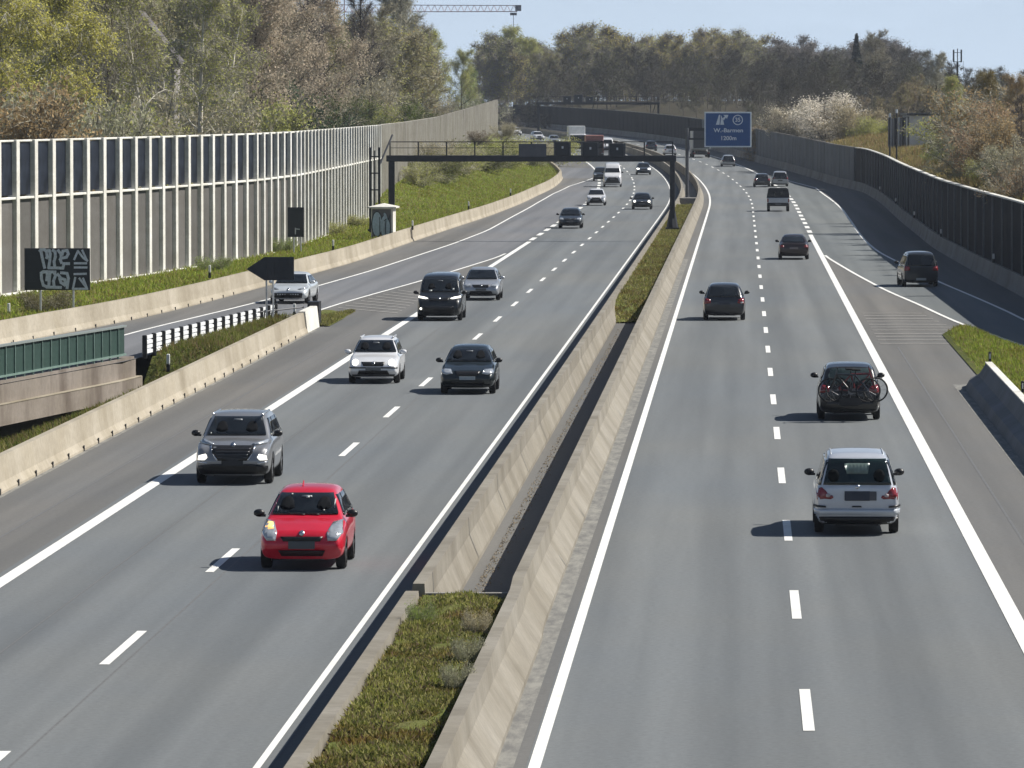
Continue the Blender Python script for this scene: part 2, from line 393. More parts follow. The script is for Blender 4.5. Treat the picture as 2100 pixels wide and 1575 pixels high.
xs = np.unique(np.concatenate([np.arange(-1500,-160,90), np.arange(-160,-44,12), np.arange(-44,62,1.), np.arange(62,170,12), np.arange(170,1600,90)]))
ys = np.unique(np.concatenate([np.arange(-200,60,40), np.arange(60,700,5), np.arange(700,1400,14), np.arange(1400,9000,300)]))
gv = [(float(x), float(y), ground_z(float(x), float(y))) for y in ys for x in xs]; nx = len(xs)
mb = MB(); mb.add(gv, [(j*nx+i, j*nx+i+1, (j+1)*nx+i+1, (j+1)*nx+i) for j in range(len(ys)-1) for i in range(nx-1)])
gr_o = mb.build('ground', G_WOOD, smooth=True); tag(gr_o, kind='structure')

# verges
def zl(u, D, t):        # from wall (t=0) to barrier (t=1)
    b = WB2(D) - g(D) if D > 440 else .05
    tt = t*t*(3-2*t) if D > 450 else t
    return b + (.55 - b)*tt + .0*D
verge = sheet('left_verge', lambda D: WX(D)-XC(D)-2.2, lambda D: uLB(D)-.35, 185, 1000, 0, G_GRASS, step=4, n=8, kind='structure', zf=zl)
bank_r = sheet('right_bank', lambda D: uRB(D)+.75, lambda D: uRB(D)+22, 200, 640, 0, G_DRY, step=5, n=14, kind='structure',
               zf=lambda u, D, t: (3.75 + min(t*22, 14)*.165 + .35*math.sin(D*.06+t*9)) if t > 0 else 3.6)
def zdip(u, D, t):      # grass between the main barrier (t=1) and the ramp (t=0), sinking under the ramp bridge
    k = min(1, max(0, (203.5-D)/4.5)); k = k*k*(3-2*k)
    return (.05 + .25*math.sin(math.pi*t))*(1-k) + k*(-3.4 + 3.9*t**1.0)
gore = sheet('gore_grass', lambda D: uRAIL(D)+(-1.5 if D < 199 else .1), lambda D: UML-.28 if D < 231 else -17.3, 110, 232, 0, G_GRASS, step=3, n=10, kind='structure', zf=zdip)
sheet('gore_grass', lambda D: uGL(D)+.12, lambda D: -16.9-.9*max(0,(D-238)/8.)**2, 229.5, 246, .03, G_GRASS, step=2, n=3, kind='structure', zf=lambda u,D,t: .035+.06*math.sin(math.pi*t))
isl = sheet('island_grass', lambda D: 7.95 if D > 178 else 8.25, lambda D: max(8.0, uGR(D)-.55), 140, 221, .05, G_GRASS, step=3, n=6, kind='structure', zf=lambda u,D,t: .03+.28*math.sin(math.pi*t))
from mathutils import noise as mnoise
def zmed(u, D, t): return .64 + .12*mnoise.noise((u*1.3, D*.55, 0)) + .08*mnoise.noise((u*4, D*1.9, 3))
med1 = sheet('median_soil', -5.42, -3.93, 50, 95.6, 0, G_GRASS, step=.6, n=8, kind='structure', zf=zmed)
med2 = sheet('median_soil', -5.42, -3.93, 233, 470, 0, G_GRASS, step=1.5, n=6, kind='structure',
             zf=lambda u, D, t: zmed(u, D, t)*min(1, .1+(D-233)/9.))
mb = MB(); mb.box((XC(95.7)-4.68, 95.75, .36), (1.5, .18, .74)); tag(mb.build('retaining_kerb', C_GREY), 'low concrete kerb closing the planted median at the paved trough', 'kerb')

# ------------------------------------------------------------------ concrete barriers
def barrier(name, label, prof, fu, D0, D1, mat, step=5., slots=None, joints=None, side=1):
    root = empty(name, P(fu(D0) if callable(fu) else fu, D0)); mb = MB()
    sweep(mb, prof, fu, D0, D1, step)
    o = mb.build('barrier_body', mat, root); o.matrix_parent_inverse = Matrix.Translation(root.location).inverted()
    tag(root, label, 'concrete barrier'); return root
def child(mb, name, mat, root, **k):
    o = mb.build(name, mat, root, **k); o.matrix_parent_inverse = Matrix.Translation(root.location).inverted() @ Matrix.Identity(4)
    return o
NJ = lambda h: [(-.26,0),(-.26,.08),(-.15,.30),(-.09,h),(.09,h),(.15,.30),(.26,.08),(.26,0)]
HB = lambda h: [(-.10,0),(-.10,h),(.10,h),(.13,.30),(.30,.10),(.30,0)]
B1 = barrier('concrete_barrier', 'long beige concrete barrier at the foreground shoulder of the oncoming lanes', [(-.22,0),(-.14,.82),(.04,.82),(.12,.24),(.22,.06),(.22,0)], UML-.0, 55, 223, C_BEIGE)
B2 = barrier('concrete_barrier', 'beige concrete barrier along the outside of the exit ramp below the noise wall', [(-.20,0),(-.14,.92),(.04,.92),(.12,.26),(.22,.06),(.22,0)], lambda D: uLB(D)-.15, 165, 1150, C_BEIGE)
B3 = barrier('concrete_barrier', 'stained concrete median barrier edging the oncoming carriageway', [(-.22,0),(-.10,.9),(.10,.9),(.12,.55),(.30,.10),(.30,0)], lambda D: -5.52, 95.6, 1150, C_MED, 2.5)
mb = MB(); sweep(mb, [(-.20,0),(-.10,.78),(.12,.78),(.14,.50),(.30,.10),(.30,0)], -5.64, 52, 95.55, 2.5); child(mb, 'low_section', C_MED, B3)
B4 = barrier('concrete_barrier', 'stained concrete median barrier edging the lanes that lead away', [(-.14,0),(-.10,.9),(.10,.9),(.14,.55),(.44,.10),(.44,0)], lambda D: -3.86+(.05 if D < 96 else 0), 52, 1150, C_MED, 2.5)
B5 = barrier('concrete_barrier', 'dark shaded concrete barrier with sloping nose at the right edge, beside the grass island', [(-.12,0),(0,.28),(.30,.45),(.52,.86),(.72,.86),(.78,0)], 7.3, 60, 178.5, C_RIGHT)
mb = MB(); pr = [(-.12,0),(0,.28),(.30,.45),(.52,.86),(.72,.86),(.78,0)]
a = [P(7.3+x, 178.5, z) for x, z in pr]; b = [P(7.42+x*.9, 181.3-z*2.6, z*1.0) for x, z in pr]
mb.add(a+b, [(i,(i+1)%6,6+(i+1)%6,6+i) for i in range(6)]+[(11,10,9,8,7,6)]); child(mb, 'barrier_nose', C_RIGHT, B5)
mb = MB(); sweep(mb, [(.50,.862),(.50,.90),(.72,.90),(.72,.862)], 7.3, 60, 178.5); child(mb, 'coping', C_WHITE, B5)
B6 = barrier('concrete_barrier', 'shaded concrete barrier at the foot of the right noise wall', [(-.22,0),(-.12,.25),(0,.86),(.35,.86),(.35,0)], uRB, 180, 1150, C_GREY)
# barrier end of B1: pale end block with black crash cushion
mb = MB(); sweep(mb, [(-.20,0),(-.17,.86),(.10,.86),(.2,0)], UML, 223.05, 229.3, 3); child(mb, 'end_block', C_WHITE, B1)
mb = MB(); sweep(mb, [(-.30,.02),(-.30,1.02),(.17,1.02),(.17,.02)], UML, 229.35, 230.6, 1); child(mb, 'end_cushion', BLACKP, B1)
slot = MB().box((0,0,.07), (.035,.16,.17), bev=.01); slot_me = None
for i in range(29):
    D = 123.5 + i*3.33
    if D > 221: break
    if slot_me is None: o = child(slot, 'drain_slot', BLACKP, B1); slot_me = o.data
    else: o = link('drain_slot', slot_me, B1); o.matrix_parent_inverse = Matrix.Translation(B1.location).inverted()
    o.location = P(UML+.222, D)
for i in range(17):
    D = 205 + i*3.9; o = link('drain_slot', slot_me, B2); o.matrix_parent_inverse = Matrix.Translation(B2.location).inverted(); o.location = P(uLB(D)-.15+.222, D)
# vertical joints
def joints(root, us, Ds, h, wd=.05, mat=TAR):
    for D in Ds:
        u = us(D) if callable(us) else us
        o = MB().box(P(u, D, h/2), (.012, wd, h)).build('joint', mat, root); o.matrix_parent_inverse = Matrix.Translation(root.location).inverted()
joints(B2, lambda D: uLB(D)-.15+.16, [372], .94, .5, BLACKP)
for B_, u_, sg in ((B3, -5.52, 1), (B4, -3.86, 1)):
    for i, D in enumerate(range(98 if B_ is B3 else 70, 330, 13)):
        m_ = MB(); m_.add([P(u_+.104, D, .9), P(u_+.128, D, .55), P(u_+(.31 if B_ is B3 else .45), D, .10), P(u_+(.31 if B_ is B3 else .45), D+.09, .10), P(u_+.128, D+.09, .55), P(u_+.104, D+.09, .9)], [(0,1,4,5),(1,2,3,4)]); child(m_, 'joint', TAR, B_)
mb = MB()
# stones and leaves in the trough
DEB = flat('debris', (.20,.165,.115), .9, var=.5, scale=20)
mb = MB()
for i in range(1500):
    D = 97 + 130*random.random()**1.6; u = -5.0 + abs(random.gauss(0,.13)); s = random.uniform(.01,.03)
    x, y, z = P(u, D, .01); a = random.random()*6.3
    mb.add([(x+s*math.cos(a), y+s*math.sin(a)*2, z), (x-s*math.sin(a), y+s*math.cos(a)*2, z+s*.6), (x-s*math.cos(a), y-s*2*math.sin(a), z), (x, y, z+s)], [(0,1,3),(1,2,3),(2,0,3)])
tag(mb.build('trough_debris', DEB), 'brown grit and leaves lying along the median trough', 'debris', kind='stuff')
# cross wall in the median below the blue sign's pole
mb = MB(); D = 492; mb.box(P(-4.7, D, .45), (1.5, 2.2, .9), bev=.03); tag(mb.build('cross_wall', C_GREY), 'concrete block across the median at the foot of the sign pole', 'concrete block')

# ------------------------------------------------------------------ noise wall, left (posts, concrete panels, glass panels)
nw = empty('noise_wall', (WL[0][0], WL[0][1], 0)); tag(nw, 'tall noise wall with white posts, grey concrete panels and dark glass above, left of the ramp', 'noise wall')
inv = Matrix.Translation(nw.location).inverted()
def walkpoly(pts, ds):
    out_ = [pts[0]]; acc = 0
    for a, b in zip(pts, pts[1:]):
        L = math.dist(a, b); t = ds - acc
        while t <= L + 1e-9:
            out_.append((a[0]+(b[0]-a[0])*t/L, a[1]+(b[1]-a[1])*t/L)); t += ds
        acc = L - (t - ds)
    return out_
BAY = 3.72
bp = walkpoly(WL, BAY); NB = len(bp)
PW = .62
mats_done = {}
def shared(key, fn, name, mat, parent, M, inv_):
    if key not in mats_done: mats_done[key] = fn().build(name, mat, parent)
    o0 = mats_done[key]
    if '_used' in o0: o = link(name, o0.data, parent)
    else: o = o0; o['_used'] = 1
    o.matrix_parent_inverse = inv_; o.matrix_basis = M
    return o
TOPZ = 7.45; MIDZ = 4.72
for i in range(NB-1):
    a, b = bp[i], bp[i+1]; L = math.dist(a, b); ang = math.atan2(b[1]-a[1], b[0]-a[0])   # local x along wall; road side is -y of local
    z0 = .0; M = Matrix.Translation((a[0], a[1], z0)) @ Matrix.Rotation(ang, 4, 'Z')
    k = round(L, 1)
    shared(('post'), lambda: MB().box((PW/2, -.02, TOPZ/2), (PW, .44, TOPZ), bev=.02), 'post', C_WHITE, nw, M, inv)
    var = C_STAIN if i in (8,) else [C_PANEL, C_PANEL2][random.random() < .4]
    def lower():
        m_ = MB(); m_.box(((PW+L)/2, .03, MIDZ/2), (L-PW-.02, .12, MIDZ-.1))
        return m_
    shared(('low', k, var.name), lower, 'concrete_panel', var, nw, M, inv)
    shared(('glass', k), lambda: MB().box(((PW+L)/2, .02, (TOPZ+MIDZ)/2), (L-PW-.02, .05, TOPZ-MIDZ-.25)).box((PW+.42, -.03, (TOPZ+MIDZ)/2), (.07,.05,TOPZ-MIDZ-.3)), 'glass_panel', WALLGLASS, nw, M, inv)
    shared(('ledge', k), lambda: MB().box(((PW+L)/2, -.05, MIDZ-.02), (L-PW-.02, .30, .12), bev=.02), 'ledge', C_WHITE, nw, M, inv)
    shared(('cap', k), lambda: MB().box(((PW+L)/2, 0, TOPZ-.05), (L-PW-.02, .20, .10), bev=.02), 'cap', C_WHITE, nw, M, inv)
    shared(('plinth', k), lambda: MB().box(((PW+L)/2, -.10, .14), (L-PW-.02, .34, .26), bev=.02), 'plinth', C_WHITE, nw, M, inv)
# ribbed concrete wall on the embankment
nw2 = empty('noise_wall', (WL2[0][0], WL2[0][1], 1.9)); tag(nw2, 'pale ribbed concrete noise wall climbing the embankment behind the gantry', 'noise wall')
inv2 = Matrix.Translation(nw2.location).inverted(); wp = walkpoly(WL2, 4.)
for i in range(len(wp)-1):
    a, b = wp[i], wp[i+1]; ang = math.atan2(b[1]-a[1], b[0]-a[0]); D = a[1]
    zb = WB2(D) - 1.2; top = float(np.interp(D, [465,600,690,850], [7.5,7.8,8.5,9.95])); h = top - zb
    M = Matrix.Translation((a[0], a[1], zb)) @ Matrix.Rotation(ang, 4, 'Z') @ Matrix.Diagonal((1,1,h/6,1))
    def pan():
        m_ = MB(); m_.box((2, .06, 3), (3.96, .16, 6))
        for q in range(6): m_.box((.35+q*.66, -.06, 3), (.3, .10, 5.9))
        return m_
    shared(('rib', i % 3), pan, 'concrete_panel', [C_RIB, C_RIB, C_GREY][(i*7) % 3 if i % 5 == 0 else 0] if True else C_RIB, nw2, M, inv2)

# ------------------------------------------------------------------ noise wall, right
nr = empty('noise_wall', P(uRB(230)+.2, 230)); tag(nr, 'dark shaded noise wall with thin steel posts on top of the right barrier', 'noise wall')
inv3 = Matrix.Translation(nr.location).inverted()
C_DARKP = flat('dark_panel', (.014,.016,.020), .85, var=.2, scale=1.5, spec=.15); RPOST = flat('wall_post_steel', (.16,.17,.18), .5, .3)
Ds = list(np.arange(206, 578, 8.))
for D in Ds:
    a = P(uRB(D)+.18, D, .86); b = P(uRB(D+8)+.18, D+8, .86); ang = math.atan2(b[1]-a[1], b[0]-a[0]); L = math.dist(a[:2], b[:2])
    M = Matrix.Translation(a) @ Matrix.Rotation(ang, 4, 'Z')
    for hh in range(2):
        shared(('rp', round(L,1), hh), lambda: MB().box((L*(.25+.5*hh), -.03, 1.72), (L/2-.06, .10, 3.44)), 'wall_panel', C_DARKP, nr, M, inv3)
    shared(('rpost',), lambda: MB().box((0, 0, 1.75), (.13, .22, 3.5)), 'post', RPOST, nr, M, inv3)
    shared(('rcap', round(L,1)), lambda: MB().box((L/2, -.02, 3.52), (L+.02, .30, .08)), 'coping', C_WHITE, nr, M, inv3)
nr2 = empty('noise_wall', P(uRB(586)+.2, 586)); tag(nr2, 'long grey concrete noise wall curving away behind the blue sign', 'noise wall')
inv4 = Matrix.Translation(nr2.location).inverted()
for D in np.arange(584, 1140, 6.):
    D = float(D); hh = 3.1 if D < 900 else 3.3
    a = P(uRB(D)+.25, D, .5); b = P(uRB(D+6)+.25, D+6, .5); ang = math.atan2(b[1]-a[1], b[0]-a[0]); L = math.dist(a[:2], b[:2])
    M = Matrix.Translation(a) @ Matrix.Rotation(ang, 4, 'Z')
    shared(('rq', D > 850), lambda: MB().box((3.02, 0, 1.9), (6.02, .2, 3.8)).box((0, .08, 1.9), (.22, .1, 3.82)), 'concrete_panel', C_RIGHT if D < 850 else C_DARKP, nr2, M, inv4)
    shared(('rqc',), lambda: MB().box((3., .0, 3.85), (6.05, .3, .09)), 'coping', C_GREY, nr2, M, inv4)

# ------------------------------------------------------------------ ramp bridge with green railing
br = empty('ramp_bridge', (-16.7, 182.7, 0)); tag(br, 'weathered concrete edge beam of the ramp bridge at the left edge', 'bridge')
def rb(D): return uRAIL(D)
mb = MB(); sweep(mb, [(.14,-.02),(.14,-.62),(-.3,-.62),(-.3,-.02)], rb, 140, 200.5, 4); child(mb, 'edge_beam', C_DECK, br)
mb = MB(); sweep(mb, [(.28,-.625),(.28,-.66),(-.3,-.66),(-.3,-.625)], rb, 140, 201.0, 4); child(mb, 'ledge', C_BEIGE, br)
mb = MB(); sweep(mb, [(.26,-.665),(.26,-1.35),(-.3,-1.35),(-.3,-.665)], rb, 140, 201.2, 4); child(mb, 'girder', C_DECK, br)
mb = MB(); sweep(mb, [(.12,.0),(.12,.10),(-.25,.10),(-.25,.0)], rb, 140, 200.3, 4); child(mb, 'kerb', C_DECK, br)
mb = MB(); mb.box((XC(202.2)+uRAIL(202.2)-3.6, 203.5, -1.7), (6.6, 1.4, 3.3)); child(mb, 'abutment', C_GREY, br)
gl = empty('bridge_railing', (-16.7, 182.7, .1)); tag(gl, 'green bridge railing with close mesh panels above the concrete edge beam', 'railing')
invg = Matrix.Translation(gl.location).inverted()
Dr = 198.9
while Dr > 150:
    a = P(rb(Dr-1.13), Dr-1.13, .10); b = P(rb(Dr), Dr, .10); ang = math.atan2(b[1]-a[1], b[0]-a[0]); L = math.dist(a[:2], b[:2])
    M = Matrix.Translation(a) @ Matrix.Rotation(ang, 4, 'Z')
    shared(('gp',), lambda: MB().box((L/2, 0, .62), (L-.05, .03, .94)), 'mesh_panel', GREENP, gl, M, invg)
    shared(('gpo',), lambda: MB().box((0, -.03, .55), (.05, .07, 1.1)), 'post', GREENL, gl, M, invg)
    shared(('gpt',), lambda: MB().box((L/2, -.02, 1.14), (L+.02, .16, .07)), 'handrail', GREENTOP, gl, M, invg)
    shared(('gpb',), lambda: MB().box((L/2, -.05, .13), (L+.01, .07, .06)), 'bottom_rail', GREENL, gl, M, invg)
    Dr -= 1.13
# guard rail with black posts
gd = empty('guard_rail', P(uRAIL(201)+.2, 201)); tag(gd, 'galvanised guard rail on dark posts between the ramp and the grass strip', 'guard rail')
invd = Matrix.Translation(gd.location).inverted()
for i in range(17):
    D = 201.2 + i*2.0; x, y, z = P(uRAIL(D)+.35, D)
    if i < 16:
        x2, y2, z2 = P(uRAIL(D+2)+.35, D+2); ang = math.atan2(y2-y, x2-x); L = math.dist((x,y),(x2,y2))
        M = Matrix.Translation((x,y,z)) @ Matrix.Rotation(ang, 4, 'Z')
        for zz in (.62, .28):
            shared(('gr', zz), lambda: MB().box((L/2, .06, zz+.09), (L+.02, .07, .12)).box((L/2, .09, zz), (L+.02,.03,.07)).box((L/2,.06,zz-.09),(L+.02,.08,.12)), 'rail', RAILW, gd, M, invd)
    shared(('gro',), lambda: MB().box((0, -.09, .40), (.17, .16, .84), bev=.02), 'post', BLACKP, gd, Matrix.Translation((x,y,z)), invd)

# ------------------------------------------------------------------ signs, text, graffiti
def text_mesh(body, size, mat, parent, M, name='lettering', depth=.01, align='CENTER', scale=(1,1)):
    c = bpy.data.curves.new('t', 'FONT'); c.body = body; c.size = size; c.extrude = depth; c.align_x = align; c.align_y = 'CENTER'; c.offset = size*.02
    to = bpy.data.objects.new('t', c); COL.objects.link(to); bpy.context.view_layer.update()
    me = bpy.data.meshes.new_from_object(to.evaluated_get(bpy.context.evaluated_depsgraph_get())); bpy.data.objects.remove(to)
    me.materials.clear(); me.materials.append(mat); me.name = name
    o = link(name, me, parent); o.matrix_basis = M @ Matrix.Diagonal((scale[0], scale[1], 1, 1)); return o
UP = Matrix.Rotation(R(90), 4, 'X')      # text plane facing -Y
SK = [0]
def stroke(mb, pts, wd, y, m=0):
    for a, b in zip(pts, pts[1:]):
        SK[0] += 1; y = y - .0006*(SK[0] % 7 + 1)
        d = Vector((b[0]-a[0], b[1]-a[1])); L = d.length
        if L < 1e-5: continue
        d /= L; n = Vector((-d[1], d[0]))*wd/2; e = d*wd*.3
        q = [(a[0]-e[0]+n[0], a[1]-e[1]+n[1]), (b[0]+e[0]+n[0], b[1]+e[1]+n[1]), (b[0]+e[0]-n[0], b[1]+e[1]-n[1]), (a[0]-e[0]-n[0], a[1]-e[1]-n[1])]
        mb.prism([(p[0], y, p[1]) for p in q], (0,0,0), (0,-.004,0), m)
# blue direction sign on its cantilever pole
SD = 500.; sp = at_d(1409, 405, SD); s = FPX/SD
bs = empty('direction_sign', (sp[0], SD, .75)); tag(bs, 'blue motorway sign reading W.-Barmen 1200m on a grey cantilever pole in the median', 'road sign')
zt = at_d(0, 262, SD)[2] - .75
mb = MB(); mb.tube((0,0,0), (0,0,zt), .17, .15, 12); mb.box((0,0,.06), (.6,.6,.12), bev=.02); mb.build('pole', STEEL_M, bs, smooth=False)
x0 = at_d(1445, 0, SD)[0]-sp[0]; x1 = at_d(1541.5, 0, SD)[0]-sp[0]; zt2 = at_d(0, 229.5, SD)[2]-.75; zb = at_d(0, 302, SD)[2]-.75; zm = (zt2+zb)/2; xm = (x0+x1)/2; W_, H_ = x1-x0, zt2-zb
mb = MB(); mb.box(((x1)/2, .12, zt-.15), (x1, .16, .26)); mb.box(((x1)/2, .12, zt-1.0), (x1-.1, .12, .16)); mb.build('arm', STEEL_D, bs)
MB().box((xm, 0, zm), (W_, .06, H_), bev=.02).build('sign_border', SIGNW, bs)
MB().box((xm, -.035, zm), (W_-.24, .012, H_-.24)).build('sign_face', BLUE, bs)
T = lambda x, z: Matrix.Translation((x, -.05, z)) @ UP
text_mesh('W.-Barmen', .50, SIGNW, bs, T(xm+.05, zm-.08), scale=(1.12,1)); text_mesh('1200m', .50, SIGNW, bs, T(xm+.05, zm-.78), scale=(1.05,1))
mb = MB()
sx = xm-.62; sz = zm+.88
for q in ([(-.48,-.46),(-.14,-.46),(-.07,.44),(-.20,.44)], [(-.06,-.46),(.30,-.46),(.17,.10),(.0,.44),(.0,.05)], [(.14,.12),(.36,.30),(.22,.44),(.70,.44),(.56,.08),(.46,.20),(.26,-.06)]):
    mb.prism([(sx+a*.95, -.042, sz+b*.98) for a, b in q], (0,0,0), (0,-.012,0))
mb.build('exit_symbol', SIGNW, bs)
mb = MB(); n = 28
for i in range(n):
    a, b = 2*math.pi*i/n, 2*math.pi*(i+1)/n
    mb.prism([((xm+.88)+r_*math.cos(t_), -.042, sz-.02+r_*math.sin(t_)) for r_, t_ in ((.38,a),(.46,a),(.46,b),(.38,b))], (0,0,0), (0,-.012,0))
mb.build('exit_number_ring', SIGNW, bs); text_mesh('35', .50, SIGNW, bs, T(xm+.88, sz-.02), name='exit_number')

GRAF = flat('graffiti_silver', (.60,.64,.70), .6, 0, var=.2, scale=12); GRAFB = flat('graffiti_blue', (.36,.46,.54), .6, var=.2, scale=6); GRAFD = flat('graffiti_dark', (.02,.03,.045), .6)
# graffitied sign back
D = 233.; a = at_d(50, 509, D); b = at_d(185, 595, D)
sgn = empty('sign_board', ((a[0]+b[0])/2, D, .3)); tag(sgn, 'dark back of a wide road sign sprayed with silver graffiti, by the left noise wall', 'road sign')
cx, cz = 0, (a[2]+b[2])/2-.3; w1, h1 = b[0]-a[0], a[2]-b[2]
MB().box((0,0,cz), (w1,.04,h1), bev=.015).build('board', BACKP, sgn)
for xx in (-w1*.26, w1*.24): MB().tube((xx,.08,-.5), (xx,.08,cz+h1*.45), .045, n=8).build('post', GALV, sgn)
for zz in (-.3, .3): MB().box((0,-.03,cz+zz*h1), (w1*.96,.03,.05)).build('stiffener', BACKP, sgn)
mb = MB()
def S(pts, wd=.10): stroke(mb, [((x-845)/965*w1, cz+(510-y)/600*h1) for x, y in pts], wd+.02, -.06)
S([(590,240),(610,260),(625,340),(660,490)]); S([(600,235),(660,230),(690,260),(700,330),(690,350)]); S([(690,250),(730,240),(745,290),(735,400),(720,490)])
S([(780,240),(815,260),(820,330),(800,400),(810,480)]); S([(720,490),(810,490),(930,495),(940,450)]); S([(860,240),(900,290),(905,340),(890,370),(910,420)])
S([(930,250),(990,240),(1010,290),(980,340),(920,350)]); S([(930,430),(1020,430)]); S([(930,250),(920,300)])
S([(610,560),(615,650),(640,740),(690,760)]); S([(620,555),(690,545),(700,600),(690,670)]); S([(740,560),(730,640),(720,750)]); S([(800,560),(820,600),(790,680),(800,760)])
S([(640,545),(820,550)]); S([(690,765),(900,770)]); S([(880,640),(900,700),(960,740),(960,660),(900,640)]); S([(900,560),(990,570),(1010,640),(990,780)]); S([(850,580),(900,640)])
S([(1095,370),(1150,250)], .07); S([(1150,250),(1230,350),(1290,390)], .07); S([(1215,240),(1280,380)], .07); S([(1100,425),(1275,425)], .07); S([(1100,485),(1280,485)], .07)
S([(1095,580),(1270,575)], .07); S([(1110,630),(1075,790)], .07); S([(1170,640),(1280,780)], .07); S([(1225,640),(1280,780)], .07); S([(1070,790),(1290,790)], .07)
mb.build('graffiti', GRAF, sgn)
# narrow sign back
D = 330.; a = at_d(590, 425, D); b = at_d(623, 486, D)
s2 = empty('sign_board', ((a[0]+b[0])/2, D, .3)); tag(s2, 'narrow upright dark sign back on one post before the left noise wall', 'road sign')
cz = (a[2]+b[2])/2-.3; MB().box((0,0,cz), (b[0]-a[0],.04,a[2]-b[2]), bev=.01).build('board', BACKP, s2)
MB().tube((-.12,.06,-.5),(-.12,.06,cz-.3),.045,n=8).build('post', GALV, s2); MB().tube((.3,.06,-.5),(.3,.06,cz-.3),.045,n=8).build('post', GALV, s2)
mb = MB(); stroke(mb, [(-.02,cz-.7),(-.02,cz-.35)], .06, -.03); stroke(mb, [(0,cz-.4),(.22,cz-.42)], .05, -.03); mb.build('bracket', GALV, s2)
# arrow-shaped sign back at the gore
D = 228.; a = at_d(505, 527, D); b = at_d(603, 575, D); ax = a[0]; 
s3 = empty('arrow_sign', ((a[0]+b[0])/2, D, 0.)); tag(s3, 'dark arrow-shaped sign back pointing left on two slim posts at the ramp nose', 'road sign')
W_ = b[0]-a[0]; cz = (a[2]+b[2])/2; h1 = a[2]-b[2]
mb = MB(); mb.prism([(-W_/2,0,cz-.02*h1),(-W_*.12,0,cz-h1/2),(W_/2,0,cz-h1/2),(W_/2,0,cz+h1/2),(-W_*.12,0,cz+h1/2)], (0,0,0), (0,.05,0)); mb.build('board', BACKP, s3)
for q in range(4): MB().box((-W_*.05+q*W_*.15, -.01, cz), (.012,.02,h1*.95)).build('seam', BLACKP, s3)
for xx in (-.08*W_, .06*W_): MB().tube((xx,.08,0),(xx,.08,cz),.04,n=8).build('post', GALV, s3)
# base frame tangle at the foot
mb = MB()
for q in range(5): mb.tube((-.3+q*.28,.1,.1),( -.2+q*.28,-.2,.75-q*.08),.03,n=5)
mb.tube((-.5,0,.65),(1.3,1.5,.8),.03,n=5).tube((-.5,0,.3),(1.3,1.5,.5),.03,n=5); mb.build('base_frame', STEEL_D, s3)
# cabinet with graffiti
D = 361.; a = at_d(761, 427, D); b = at_d(806, 489, D)
cb = empty('roadside_cabinet', ((a[0]+b[0])/2, D, b[2]-.1), R(-4)); tag(cb, 'small white-roofed concrete cabinet with pale blue graffiti beside the gantry foot', 'cabinet')
cw, chh = b[0]-a[0], a[2]-b[2]+.1
C_CABD = flat('cabinet_front_shade', (.10,.10,.11), .7, var=.2)
MB().box((0,1.0,chh/2), (cw,2.0,chh)).build('housing', C_WHITE, cb); MB().box((-.03,-.012,chh/2), (cw*.86,.02,chh*.94)).build('shaded_front', C_CABD, cb)  # dark front panel paints the unlit side of the white housing
mb = MB(); e = cw/2+.22; mb.add([(-e,-.25,chh),(e,-.25,chh),(e,2.25,chh),(-e,2.25,chh),(-e,-.25,chh+.09),(e,-.25,chh+.09),(e,2.25,chh+.09),(-e,2.25,chh+.09),(0,.5,chh+.30),(0,1.5,chh+.30)],
   [(3,2,1,0),(0,1,5,4),(1,2,6,5),(2,3,7,6),(3,0,4,7),(4,5,8),(5,6,9,8),(6,7,9),(7,4,8,9)]); mb.build('roof', C_WHITE, cb)
mbd = MB(); mbl = MB()
def blob(cx_, cz_, rx, rz, tilt=0.):
    n = 20
    for m_, k, yy in ((mbd, 1.22, -.028), (mbl, 1., -.034)):
        m_.prism([(cx_+k*rx*math.cos(t)+tilt*math.sin(t)*rz, yy, cz_+(rz+(k-1)*rx)*math.sin(t)) for t in [2*math.pi*i/n for i in range(n)]], (0,0,0), (0,-.004,0))
blob(-.38*cw*.6, chh*.50, .22*cw, .38*chh); blob(.10*cw, chh*.42, .15*cw, .34*chh); blob(.25*cw*.9, chh*.38, .14*cw, .28*chh); blob(.16*cw, chh*.74, .07*cw, .12*chh, -.3)
mbd.build('graffiti_outline', GRAFD, cb); mbl.build('graffiti_fill', GRAFB, cb)
mb = MB(); stroke(mb, [(-.10*cw,chh*.2),(-.10*cw,chh*.72)], .05, -.045); stroke(mb, [(.16*cw,chh*.2),(.18*cw,chh*.6)], .04, -.045); stroke(mb, [(.1*cw,chh*.6),(.2*cw,chh*.66)], .05, -.045); stroke(mb, [(.3*cw,chh*.66),(.38*cw,chh*.8)], .05, -.045); mb.build('graffiti_line', GRAFD, cb)

